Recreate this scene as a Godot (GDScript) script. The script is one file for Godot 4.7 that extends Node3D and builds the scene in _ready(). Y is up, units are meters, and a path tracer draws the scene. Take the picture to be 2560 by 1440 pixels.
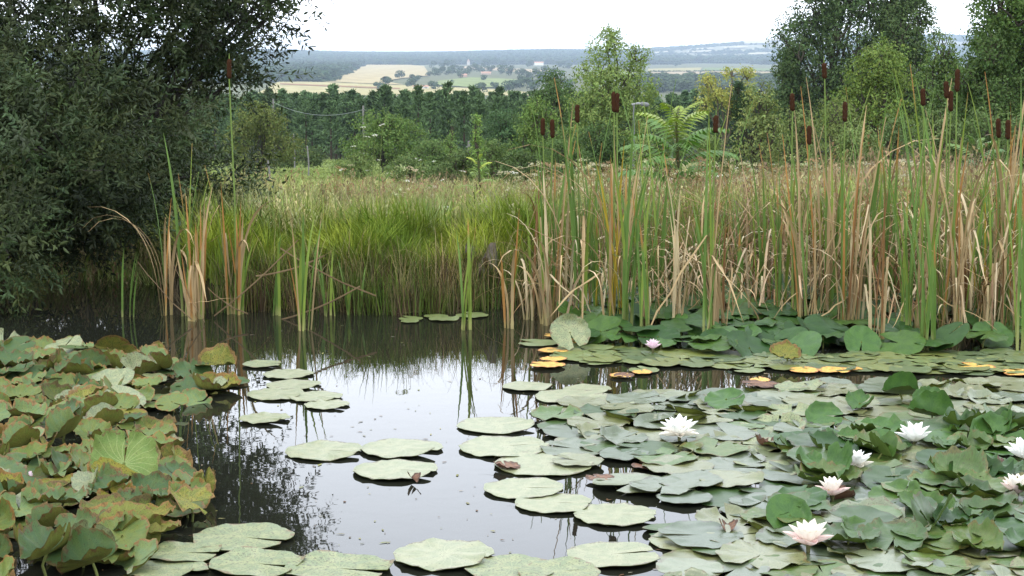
extends Node3D
# A lily pond on a hillside: water with lily pads, cattails on the far bank, meadow, pines and a hazy valley.

const F := 4300.0            # focal length in photo pixels
const K := F / 3400.0        # distances below are given for a shorter lens and stretched by this
const EYE := Vector3(0, 1.5, 0)
var PITCH := atan(592.0 / F)
var rng := RandomNumberGenerator.new()
var noise := FastNoiseLite.new()
var taken := {}
var M := {}

# ---------------------------------------------------------------- helpers
func ray(px: float, py: float) -> Vector3:
	var u := (px - 1280.0) / F
	var v := (720.0 - py) / F
	return Vector3(u, -sin(PITCH) + v * cos(PITCH), -cos(PITCH) - v * sin(PITCH))

func W(px: float, py: float, h := 0.0) -> Vector3:      # the point of a level plane under a pixel
	var r := ray(px, py)
	return EYE + r * ((h - EYE.y) / r.y)

func D(px: float, py: float, d: float) -> Vector3:      # the point at ground distance d behind a pixel
	var r := ray(px, py)
	return EYE + r * (d * K / -r.z)

func R(a: float, b: float) -> float:
	return rng.randf_range(a, b)

func numbered(called: String) -> String:
	if not taken.has(called):
		taken[called] = 0
		return called
	taken[called] += 1
	return "%s_%03d" % [called, taken[called]]

func tag(o: Node, label: String, category: String, group := "") -> void:
	o.set_meta("label", label)
	o.set_meta("category", category)
	if group != "":
		o.set_meta("group", group)

func thing(called: String, label: String, category: String, at := Vector3.ZERO, group := "") -> Node3D:
	var o := Node3D.new()
	o.name = numbered(called)
	add_child(o)
	o.position = at
	tag(o, label, category, group)
	return o

func part(called: String, mesh: Mesh, m: Material, parent: Node, t := Transform3D()) -> MeshInstance3D:
	var o := MeshInstance3D.new()
	o.name = called
	o.mesh = mesh
	if m != null:
		o.material_override = m
	o.transform = t
	parent.add_child(o, true)
	return o

func struct(called: String, mesh: Mesh, m: Material) -> MeshInstance3D:
	var o := part(numbered(called), mesh, m, self)
	o.set_meta("kind", "structure")
	return o

func stuff(called: String, label: String, category: String, mesh: Mesh, m: Material, ts: Array, cs: Array) -> MultiMeshInstance3D:
	var mm := MultiMesh.new()
	mm.transform_format = MultiMesh.TRANSFORM_3D
	mm.use_colors = true
	mm.mesh = mesh
	mm.instance_count = ts.size()
	for i in ts.size():
		mm.set_instance_transform(i, ts[i])
		mm.set_instance_color(i, cs[i])
	var o := MultiMeshInstance3D.new()
	o.name = numbered(called)
	o.multimesh = mm
	o.material_override = m
	add_child(o)
	o.set_meta("kind", "stuff")
	tag(o, label, category)
	return o

func mat(c: Color, rough := 0.7, spec := 0.5, back := Color.BLACK) -> StandardMaterial3D:   # c is a linear base colour
	var m := StandardMaterial3D.new()
	m.albedo_color = c.linear_to_srgb()
	m.roughness = rough
	m.metallic_specular = spec
	m.cull_mode = BaseMaterial3D.CULL_DISABLED
	if back != Color.BLACK:
		m.backlight_enabled = true
		m.backlight = back.linear_to_srgb()
	return m

func vmat(rough := 0.7, spec := 0.5, back := Color.BLACK) -> StandardMaterial3D:             # coloured by its vertices
	var m := mat(Color.WHITE, rough, spec, back)
	m.vertex_color_use_as_albedo = true
	return m

func vary(c: Color, s: float) -> Color:
	var k := 1.0 + R(-s, s)
	return Color(c.r * k * (1.0 + R(-s, s) * 0.4), c.g * k, c.b * k * (1.0 + R(-s, s) * 0.4))

class MB:
	var v := PackedVector3Array()
	var c := PackedColorArray()
	var uv := PackedVector2Array()
	var idx := PackedInt32Array()
	var smooth := false
	func quad(a: Vector3, b: Vector3, d: Vector3, e: Vector3, col: Color) -> void:
		var k := v.size()
		v.append_array([a, b, d, e])
		c.append_array([col, col, col, col])
		idx.append_array([k, k + 1, k + 2, k, k + 2, k + 3])
	func tri(a: Vector3, b: Vector3, d: Vector3, col: Color) -> void:
		var k := v.size()
		v.append_array([a, b, d])
		c.append_array([col, col, col])
		idx.append_array([k, k + 1, k + 2])
	func grid(rows: Array, cols: Array) -> void:          # rows of points joined into a smooth sheet
		var k := v.size()
		var n: int = rows[0].size()
		for i in rows.size():
			v.append_array(rows[i])
			c.append_array(cols[i])
		for i in rows.size() - 1:
			for j in n - 1:
				var a := k + i * n + j
				idx.append_array([a, a + 1, a + n + 1, a, a + n + 1, a + n])
	func tube(pts: Array, rad: Array, sides: int, col: Color) -> void:
		var rows := []
		var cols := []
		for i in pts.size():
			var dir: Vector3 = (pts[mini(i + 1, pts.size() - 1)] - pts[maxi(i - 1, 0)]).normalized()
			var s := dir.cross(Vector3(0.31, 0.2, 0.93)).normalized()
			var t := dir.cross(s)
			var row := PackedVector3Array()
			var cr := PackedColorArray()
			for j in sides + 1:
				var a := TAU * j / sides
				row.append(pts[i] + (s * cos(a) + t * sin(a)) * rad[i])
				cr.append(col)
			rows.append(row)
			cols.append(cr)
		grid(rows, cols)
	func normals() -> PackedVector3Array:
		var n := PackedVector3Array()
		n.resize(v.size())
		for i in range(0, idx.size(), 3):
			var a := idx[i]
			var b := idx[i + 1]
			var d := idx[i + 2]
			var f := (v[d] - v[a]).cross(v[b] - v[a])
			n[a] += f
			n[b] += f
			n[d] += f
		for i in n.size():
			n[i] = n[i].normalized() if n[i].length_squared() > 1e-20 else Vector3.UP
		return n
	func add_to(m: ArrayMesh, mat: Material = null) -> void:
		var a := []
		a.resize(Mesh.ARRAY_MAX)
		a[Mesh.ARRAY_VERTEX] = v
		a[Mesh.ARRAY_COLOR] = c
		a[Mesh.ARRAY_INDEX] = idx
		if uv.size() == v.size():
			a[Mesh.ARRAY_TEX_UV] = uv
		if smooth:
			a[Mesh.ARRAY_NORMAL] = normals()
		m.add_surface_from_arrays(Mesh.PRIMITIVE_TRIANGLES, a)
		if mat != null:
			m.surface_set_material(m.get_surface_count() - 1, mat)
	func mesh(mat: Material = null) -> ArrayMesh:
		var m := ArrayMesh.new()
		add_to(m, mat)
		return m

# ---------------------------------------------------------------- terrain
const PROFILE := [[7.9, -0.05], [8.05, 0.08], [8.4, 0.17], [9.0, 0.2], [10.0, 0.1], [11.0, 0.0], [12.0, -0.08], [15.0, -0.35], [20.0, -0.8], [30.0, -1.65], [50.0, -3.3], [60.0, -4.0], [80.0, -5.5], [100.0, -6.7], [125.0, -8.5], [160.0, -11.0], [250.0, -16.0], [400.0, -22.0], [700.0, -32.0], [1200.0, -37.0], [4200.0, -37.0], [5400.0, -22.0], [6500.0, -10.0], [8000.0, -12.0], [11000.0, -14.0]]

func profile(d: float) -> float:
	if d <= PROFILE[0][0]:
		return PROFILE[0][1]
	for i in PROFILE.size() - 1:
		if d < PROFILE[i + 1][0]:
			var t: float = (d - PROFILE[i][0]) / (PROFILE[i + 1][0] - PROFILE[i][0])
			return lerpf(PROFILE[i][1], PROFILE[i + 1][1], t)
	return -14.0

func shore(x: float) -> float:      # where the far bank meets the water
	x = clampf(x, -9.0, 9.0)
	return 7.95 + 0.1 * sin(x * 1.7) + 0.06 * sin(x * 4.3 + 1.0) - 0.012 * x * x + 1.25 * smoothstep(-1.75, -2.5, x)

func ground(x: float, z: float) -> float:
	var d := -z / K
	var inside := minf(minf(shore(x) - d, 8.5 - absf(x)), d - 1.7)
	if inside > 0.0:
		return -minf(inside * 0.7, 0.7) - 0.03
	if d < 7.0 and absf(x) < 8.5:
		return minf(-inside * 0.4, 0.12)
	if d < 7.5:
		return minf((absf(x) - 8.5) * 0.3, 0.25) if absf(x) > 8.5 else 0.1
	var h := profile(d - (shore(x) - 7.95) * (1.0 - smoothstep(9.0, 30.0, d)))
	if d > 300.0:
		var u := x / d
		h += smoothstep(0.06, 0.2, u) * smoothstep(5300.0, 7400.0, d) * 82.0
		h += smoothstep(4000.0, 7000.0, d) * 7.0 * sin(u * 26.0 + 0.6) + smoothstep(6000.0, 9000.0, d) * 5.0 * sin(u * 61.0)
	elif d > 9.0:
		h += noise.get_noise_2d(x * 9.0, z * 9.0) * 0.1 * smoothstep(9.0, 13.0, d)
	return h

func ground_color(x: float, d: float) -> Color:
	var n := noise.get_noise_2d(x * 3.0 / (1.0 + d * 0.01), d * 3.0 / (1.0 + d * 0.01))
	if d < 8.6:
		return Color(0.035, 0.026, 0.015) * (1.0 + n * 0.4)
	if d < 24.0:
		return Color(0.075, 0.07, 0.03) * (1.0 + n * 0.4)
	if d < 118.0:
		return Color(0.15, 0.19, 0.055) * (1.0 + n * 0.3)
	if d < 900.0:
		return Color(0.05, 0.065, 0.025) * (1.0 + n * 0.3)
	if d < 4200.0:
		return Color(0.13, 0.14, 0.065) * (1.0 + n * 0.2)
	if d > 5000.0 and x / d > 0.07:
		return Color(0.22, 0.21, 0.13) * (1.0 + n)
	if d < 6900.0:
		return Color(0.035, 0.05, 0.025)
	return Color(0.075, 0.09, 0.05) * (1.0 + n)

func build_ground() -> void:
	var ds := PackedFloat32Array()
	var d := -14.0
	while d < 10500.0:
		ds.append(d)
		if d < 1.0: d += 1.0
		elif d < 7.0: d += 0.4
		elif d < 9.5: d += 0.08
		elif d < 40.0: d += 0.7
		else: d *= 1.05
	var mb := MB.new()
	mb.smooth = true
	var rows := []
	var cols := []
	for q in ds:
		var row := PackedVector3Array()
		var cr := PackedColorArray()
		for j in 181:
			var u := (j - 90) / 90.0
			var x := signf(u) * pow(absf(u), 1.4) * 1.5 * (maxf(q, 0.0) * 0.8 + 14.0)
			row.append(Vector3(x, ground(x, -q * K), -q * K))
			cr.append(ground_color(x, q))
		rows.append(row)
		cols.append(cr)
	mb.grid(rows, cols)
	var m := vmat(0.95, 0.2)
	m.uv1_triplanar = true
	m.uv1_world_triplanar = true
	m.uv1_scale = Vector3.ONE * 0.9
	m.albedo_texture = grain_texture(11, 0.03, 0.62, 1.0)
	struct("ground", mb.mesh(), m)

func grain_texture(s: int, f: float, lo: float, hi: float) -> NoiseTexture2D:
	var n := FastNoiseLite.new()
	n.seed = s
	n.frequency = f
	n.fractal_octaves = 5
	var t := NoiseTexture2D.new()
	t.width = 256
	t.height = 256
	t.seamless = true
	t.noise = n
	var g := Gradient.new()
	g.set_color(0, Color(lo, lo, lo))
	g.set_color(1, Color(hi, hi, hi))
	t.color_ramp = g
	return t

func build_water() -> void:
	var p := PlaneMesh.new()
	p.size = Vector2(19, 9.6 * K)
	p.subdivide_width = 8
	p.subdivide_depth = 8
	var m := mat(Color(0.012, 0.013, 0.009), 0.015, 0.42)
	var n := FastNoiseLite.new()
	n.seed = 5
	n.frequency = 0.012
	n.fractal_octaves = 3
	var t := NoiseTexture2D.new()
	t.width = 512
	t.height = 512
	t.seamless = true
	t.as_normal_map = true
	t.bump_strength = 2.0
	t.noise = n
	m.normal_enabled = true
	m.normal_texture = t
	m.normal_scale = 0.035
	m.uv1_triplanar = true
	m.uv1_world_triplanar = true
	m.uv1_scale = Vector3.ONE * 0.7
	var o := struct("water", p, m)
	o.position = Vector3(0, 0, -5.4 * K)

# ---------------------------------------------------------------- reed leaves
func reed_shape(kind: String, s: int) -> ArrayMesh:
	# one blade: unit height, bends towards +x, its width (unit) runs along z
	var r := RandomNumberGenerator.new()
	r.seed = hash(kind) + s * 77
	var n := 11
	var th := r.randf_range(0.0, 0.05)
	var bend := r.randf_range(0.05, 0.3)
	var at := r.randf_range(0.35, 0.8)
	if kind.ends_with("arch"):
		bend = r.randf_range(1.6, 2.7)
	elif kind.ends_with("broken"):
		bend = 0.1
	var tall := 1.0
	var p := Vector3.ZERO
	var pts := [p]
	for i in n:
		var t := (i + 0.5) / n
		var a := th + bend * pow(t, 2.0 if not kind.ends_with("arch") else 2.6)
		if kind.ends_with("broken") and t > at:
			a += r.randf_range(1.7, 2.1) if s % 2 == 0 else r.randf_range(2.3, 2.7)
		p += Vector3(sin(a), cos(a), 0) * (tall / n)
		pts.append(p)
	var base: Color = {"green": Color(0.105, 0.18, 0.04), "lime": Color(0.165, 0.23, 0.04), "yellow": Color(0.36, 0.27, 0.035), "orange": Color(0.31, 0.16, 0.05), "tan": Color(0.34, 0.245, 0.125), "pale": Color(0.46, 0.37, 0.22), "brown": Color(0.16, 0.085, 0.035)}[kind.get_slice("_", 0)]
	var foot := base.lerp(Color(0.36, 0.33, 0.14), 0.5)
	var dry := base.lerp(Color(0.36, 0.18, 0.06), 0.85)
	var tip := r.randf_range(0.78, 1.25)
	var rows := []
	var cols := []
	for i in n + 1:
		var t := float(i) / n
		var w := 0.5 * (0.75 + 0.4 * t) * (1.0 - pow(t, 3.5)) + 0.02
		if kind.begins_with("tan") or kind.begins_with("pale"):
			w = 0.5 * (1.0 - pow(t, 6.0)) * (0.85 + 0.2 * sin(i * 2.1 + s)) + 0.05
		var twist := 0.7 * t * sin(s * 1.3)
		var side := Vector3(sin(twist), 0, cos(twist))
		var c := base
		if t < 0.12:
			c = foot
		if t > tip and kind.get_slice("_", 0) in ["green", "lime"]:
			c = dry
		c = c * (1.0 + r.randf_range(-0.12, 0.12))
		c.a = 1.0
		# the fold: sides stand a little forward of the middle
		rows.append(PackedVector3Array([pts[i] + side * w * 0.014 + Vector3(0.003, 0, 0), pts[i], pts[i] - side * w * 0.014 + Vector3(0.003, 0, 0)]))
		cols.append(PackedColorArray([c, c * 0.93, c]))
	var mb := MB.new()
	mb.smooth = true
	mb.grid(rows, cols)
	return mb.mesh()

var reeds := {}
func reed_mesh(kind: String) -> ArrayMesh:
	if not reeds.has(kind):
		var a := []
		for s in 5:
			a.append(reed_shape(kind, s))
		reeds[kind] = a
	return reeds[kind][rng.randi() % 5]

func blade(parent: Node, kind: String, foot: Vector3, h: float, yaw: float, tilt: float, w := 1.0) -> void:
	var b := Basis(Vector3.UP, yaw) * Basis(Vector3(0, 0, 1), -tilt) * Basis.from_scale(Vector3(h, h, w * (1.3 if kind.begins_with("green") or kind.begins_with("lime") else 1.05)))
	part("leaf", reed_mesh(kind), M.reed, parent, Transform3D(b, foot))

var spike_mesh: ArrayMesh
func cattail(px: float, py: float, top_py: float, n: int, kinds: Array, label: String, group: String, spread := 0.09, lean := 0.0, heads := []) -> Node3D:
	var at := W(px, py)
	at.y = -0.03
	var d := -at.z / K
	var h := EYE.y - (EYE.y - D(px, top_py, d).y) - at.y
	var o := thing("cattail", label, "cattail", at, group)
	for i in n:
		var k: String = kinds[rng.randi() % kinds.size()]
		var hh := h * (1.0 if i == 0 else R(0.55, 1.0))
		if k.ends_with("broken"):
			hh *= 1.1
		var yaw := R(0, TAU)
		var foot := Vector3(R(-1, 1), 0, R(-1, 1)) * 0.034
		blade(o, k, foot, hh, yaw, R(0.0, spread) + (lean if i % 2 == 0 else lean * 0.6) * cos(yaw), R(0.75, 1.25))
	for hd in heads:                                     # [px, y of the head's top, y of its foot]
		var top := D(hd[0], hd[1], d) - at
		var low := D(hd[0] + R(-2, 2), hd[2], d) - at
		var mb := MB.new()
		mb.smooth = true
		var mid := low * 0.5 + Vector3(R(-0.02, 0.02), 0, 0)
		mb.tube([Vector3(0.01, 0, 0), mid, low, top, top + (top - low) * R(0.15, 0.5)], [0.0055, 0.005, 0.004, 0.0035, 0.0015], 6, Color(0.14, 0.2, 0.05))
		var st := part("stalk", mb.mesh(), M.reed, o)
		var len := low.distance_to(top)
		var y := (top - low).normalized()
		var x := y.cross(Vector3(0, 0, 1)).normalized()
		part("seed_head", spike_mesh, M.spike, st, Transform3D(Basis(x * 1.0, y * len, x.cross(y)), low))
	return o

func build_spike() -> void:
	var mb := MB.new()
	mb.smooth = true
	var pts := []
	var rad := []
	for i in 13:
		var t := i / 12.0
		pts.append(Vector3(0.0015 * sin(i * 1.9), t, 0))
		rad.append(0.0118 * pow(maxf(0.0, 1.0 - pow(absf(t * 2.0 - 1.0), 9.0)), 0.5) + 0.0015)
	mb.tube(pts, rad, 10, Color(0.036, 0.016, 0.011))
	spike_mesh = mb.mesh()

func build_cattails() -> void:
	build_spike()
	var gr := ["green", "green", "green", "lime", "green"]
	var mix := ["green", "lime", "tan", "green", "yellow", "tan_broken", "tan_arch", "green", "green", "orange"]
	var dry := ["tan", "tan_arch", "tan_broken", "tan_broken", "pale_broken", "pale", "pale_arch", "lime", "brown", "tan_arch"]
	var fresh := ["green", "lime", "green", "lime", "green_arch"]
	# left of the gap, under and beside the willow
	var lg := "cattails in front of the willow"
	cattail(320, 792, 610, 4, ["green"], "short green cattail shoot at the dark water under the willow", lg, 0.06)
	cattail(418, 788, 400, 9, ["green", "green", "lime", "orange", "tan_arch"], "tall dark green cattail against the willow foliage", lg, 0.07)
	cattail(485, 802, 620, 9, ["tan", "tan_arch", "tan_broken", "orange"], "dry cattail clump leaning over towards the willow", lg, 0.1, -0.5)
	cattail(470, 792, 330, 6, ["green", "green", "green_arch", "lime"], "green cattail with long blades behind the leaning dry clump", lg, 0.06)
	cattail(492, 796, 465, 14, ["tan", "orange", "tan_arch", "lime", "tan", "orange", "tan_broken"], "thick bundle of orange and tan cattail leaves", lg, 0.1)
	cattail(586, 786, 400, 13, ["orange", "tan", "lime", "orange", "tan_arch", "green", "tan_broken"], "tall cattail with orange leaves and one high brown head", lg, 0.13, 0.0, [[573, 146, 198]])
	cattail(612, 786, 600, 5, ["green", "lime"], "short green cattail beside the orange one", lg, 0.12)
	cattail(764, 826, 505, 9, ["lime", "green", "tan", "lime", "orange", "pale"], "green and tan cattail standing free in the open water", lg, 0.1)
	cattail(693, 788, 560, 4, ["green", "tan_broken", "lime"], "thin cattail with a snapped dry leaf", lg, 0.1)
	cattail(826, 790, 600, 5, ["green", "lime", "green"], "green cattail shoot at the foot of the grassy bank", lg, 0.12)
	cattail(884, 786, 640, 5, ["lime", "green"], "low yellow green cattail beside the bank rushes", lg, 0.14)
	# the gap
	cattail(1168, 824, 545, 5, ["lime", "green", "lime", "yellow"], "slender cattail of four fresh blades before the old stump", "cattails before the stump", 0.09)
	cattail(1272, 820, 520, 8, ["lime", "green", "yellow", "orange", "tan_arch"], "cattail with yellow and orange blades beside the old stump", "cattails before the stump", 0.1)
	cattail(1320, 800, 560, 6, ["tan", "tan_arch", "green", "pale_arch"], "dry arching cattail beside the stump", "cattails before the stump", 0.16)
	# the right bank: those with heads
	var hg := "cattails with brown seed heads"
	var hl := "tall cattail carrying a brown seed head on the reedy bank"
	var hds := [
		[1372, 800, 240, [[1357, 294, 340], [1380, 297, 346]]], [1446, 812, 190, [[1443, 260, 308]]], [1530, 818, 190, [[1534, 228, 282], [1543, 231, 283]]],
		[1772, 855, 205, [[1790, 287, 333]]], [1985, 820, 300, [[1980, 232, 279]]], [2060, 815, 145, [[2060, 156, 198]]], [2110, 830, 255, [[2113, 253, 306]]],
		[2010, 825, 260, [[2023, 313, 363]]], [2305, 840, 160, [[2307, 220, 266]]], [2352, 835, 150, [[2365, 202, 247], [2377, 226, 280]]], [2392, 850, 110, [[2394, 171, 231]]],
		[2496, 830, 170, [[2495, 295, 346]]], [2514, 835, 165, [[2520, 298, 350]]]]
	for a in hds:
		var l := hl
		if a[3].size() > 1:
			l = "tall cattail carrying two brown seed heads side by side"
		elif a[2] < 140:
			l = "tallest cattail, its head level with the tree tops behind"
		elif a[0] == 1772:
			l = "cattail with one brown head standing before the sumac"
		elif a[0] > 2480:
			l = "cattail with a low brown head before the big broadleaf tree"
		cattail(a[0], a[1], a[2], 8, mix if a[0] < 1900 else ["green", "tan", "green", "lime", "tan", "tan_arch", "orange"], l, hg, 0.11, 0.0, a[3])
	# green and dry ones between them
	for a in [[1490, 812, 320], [1566, 835, 230], [1610, 838, 300], [1640, 800, 190], [1735, 800, 470], [1905, 800, 380], [1950, 812, 330], [2160, 800, 210], [2265, 850, 210], [2320, 878, 440], [2225, 800, 300], [2555, 880, 170], [2440, 800, 330], [1848, 790, 400], [1600, 790, 330]]:
		cattail(a[0], a[1], a[2], rng.randi_range(6, 9), gr, "fresh green cattail without heads on the reedy bank", "green cattails on the reedy bank", 0.1)
	for a in [[1410, 800, 330], [1690, 835, 400], [1620, 830, 560], [2130, 830, 380], [2190, 865, 400], [2180, 800, 350], [2290, 835, 470], [2420, 835, 330], [2465, 842, 350], [2530, 820, 380], [1800, 838, 480], [2080, 800, 330], [2380, 820, 400], [2250, 800, 370], [1345, 790, 420]]:
		cattail(a[0], a[1], a[2], rng.randi_range(7, 10), dry, "dry tan cattail with bent leaves on the reedy bank", "dry cattails on the reedy bank", 0.13)
	for i in 46:
		var px := R(1340, 2740) if i < 30 else R(1980, 2600)
		var py := R(765, 830)
		var dryness := smoothstep(1500, 2300, px)
		var t := R(0, 1)
		if t < 0.15 + dryness * 0.4:
			cattail(px, py, R(400, 600), rng.randi_range(5, 9), dry, "dry tan cattail with bent leaves on the reedy bank", "dry cattails on the reedy bank", 0.2)
		elif t < 0.85:
			cattail(px, py, R(280, 560), rng.randi_range(4, 7), mix, "mixed green and tan cattail on the reedy bank", "mixed cattails on the reedy bank", 0.11)
		else:
			cattail(px, py, R(260, 500), rng.randi_range(4, 7), fresh, "fresh green cattail without heads on the reedy bank", "green cattails on the reedy bank", 0.1)
	# fallen stalks lying criss-cross at the waterline
	for a in [[430, 650, 512, 806], [345, 655, 480, 800], [535, 790, 745, 600], [700, 620, 940, 740], [520, 720, 620, 785], [640, 690, 810, 640], [700, 800, 900, 716], [760, 830, 800, 590]]:
		var p0 := D(a[0], a[1], 7.6)
		var p1 := D(a[2], a[3], 7.45)
		var mb := MB.new()
		var s := Vector3(0.0, 0.005, 0.003)
		mb.smooth = true
		var rows := []
		var cols := []
		for i in 7:
			var q := p0.lerp(p1, i / 6.0) + Vector3(0, -0.02 * sin(PI * i / 6.0), 0.01 * sin(i * 2.0))
			rows.append(PackedVector3Array([q - s, q + Vector3(0, 0, 0.003), q + s]))
			var c := Color(0.24, 0.17, 0.095) * R(0.8, 1.15)
			cols.append(PackedColorArray([c, c, c]))
		mb.grid(rows, cols)
		var o := part(numbered("fallen_stalk"), mb.mesh(), M.reed, self)
		tag(o, "fallen tan reed stalk lying across the water before the grassy bank", "reed stalk", "fallen reed stalks")

# ---------------------------------------------------------------- grasses
func tuft(s: int, blades: int, h: float, w: float, spread: float, droop: float, seeds: bool) -> ArrayMesh:
	var r := RandomNumberGenerator.new()
	r.seed = s
	var mb := MB.new()
	for i in blades:
		var a := r.randf_range(0, TAU)
		var out := Vector3(cos(a), 0, sin(a))
		var side := Vector3(-sin(a), 0, cos(a))
		var p := out * r.randf_range(0.0, spread)
		var hh := h * r.randf_range(0.55, 1.0)
		var ww := w * r.randf_range(0.7, 1.2)
		var l := r.randf_range(0.1, 0.45) * droop
		var k := r.randf_range(0.75, 1.25)
		var c := Color(k, k * r.randf_range(0.93, 1.06), k)
		var q := p + out * hh * l * 0.3 + Vector3(0, hh * 0.5, 0)
		var e := p + out * hh * l + Vector3(0, hh * (0.98 - l * 0.25), 0)
		mb.quad(p - side * ww, p + side * ww, q + side * ww * 0.8, q - side * ww * 0.8, c)
		mb.tri(q - side * ww * 0.8, q + side * ww * 0.8, e, c)
		if seeds and i % 2 == 0:
			var g := Color(k * 1.5, k * 1.25, k * 1.1)
			for j in 5:
				var f := e + Vector3(r.randf_range(-0.012, 0.012), -j * 0.018, r.randf_range(-0.012, 0.012))
				mb.tri(f, f + Vector3(r.randf_range(-0.012, 0.012), 0.022, 0.006), f + Vector3(0.006, 0.018, r.randf_range(-0.012, 0.012)), g)
	return mb.mesh()

func sedge_mesh() -> ArrayMesh:
	var r := RandomNumberGenerator.new()
	r.seed = 66
	var mb := MB.new()
	for i in 6:
		var a := r.randf_range(0, TAU)
		var out := Vector3(cos(a), 0, sin(a))
		var side := Vector3(-sin(a), 0, cos(a)) * r.randf_range(0.0018, 0.0034)
		var p := out * 0.02
		var th := r.randf_range(0.05, 0.3)
		var bend := r.randf_range(0.7, 2.2)
		var l := r.randf_range(0.35, 0.6)
		var k := r.randf_range(0.7, 1.2)
		for j in 6:
			var t := j / 6.0
			var f := th + bend * t * t
			var q := p + (out * sin(f) + Vector3.UP * cos(f)) * l / 6.0
			mb.quad(p - side * (1.0 - t * 0.8), p + side * (1.0 - t * 0.8), q + side * (0.85 - t * 0.8), q - side * (0.85 - t * 0.8), Color(k, k, k))
			p = q
	return mb.mesh()

func scatter(n: int, d0: float, d1: float, u0: float, u1: float, pw := 1.0) -> Array:   # points on the ground, thicker near the eye
	var a := []
	for i in n:
		var d := d0 * pow(d1 / d0, pow(R(0, 1), pw))
		var x := R(u0, u1) * d
		a.append(Vector3(x, ground(x, -d * K), -d * K))
	return a

func tf(p: Vector3, s: float, lean := 0.12, sy := 1.0) -> Transform3D:
	var b := Basis(Vector3(R(-1, 1), 0, R(-1, 1)).normalized(), R(0, lean)) * Basis(Vector3.UP, R(0, TAU))
	return Transform3D(b * Basis.from_scale(Vector3(s, s * sy, s)), p)

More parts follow.
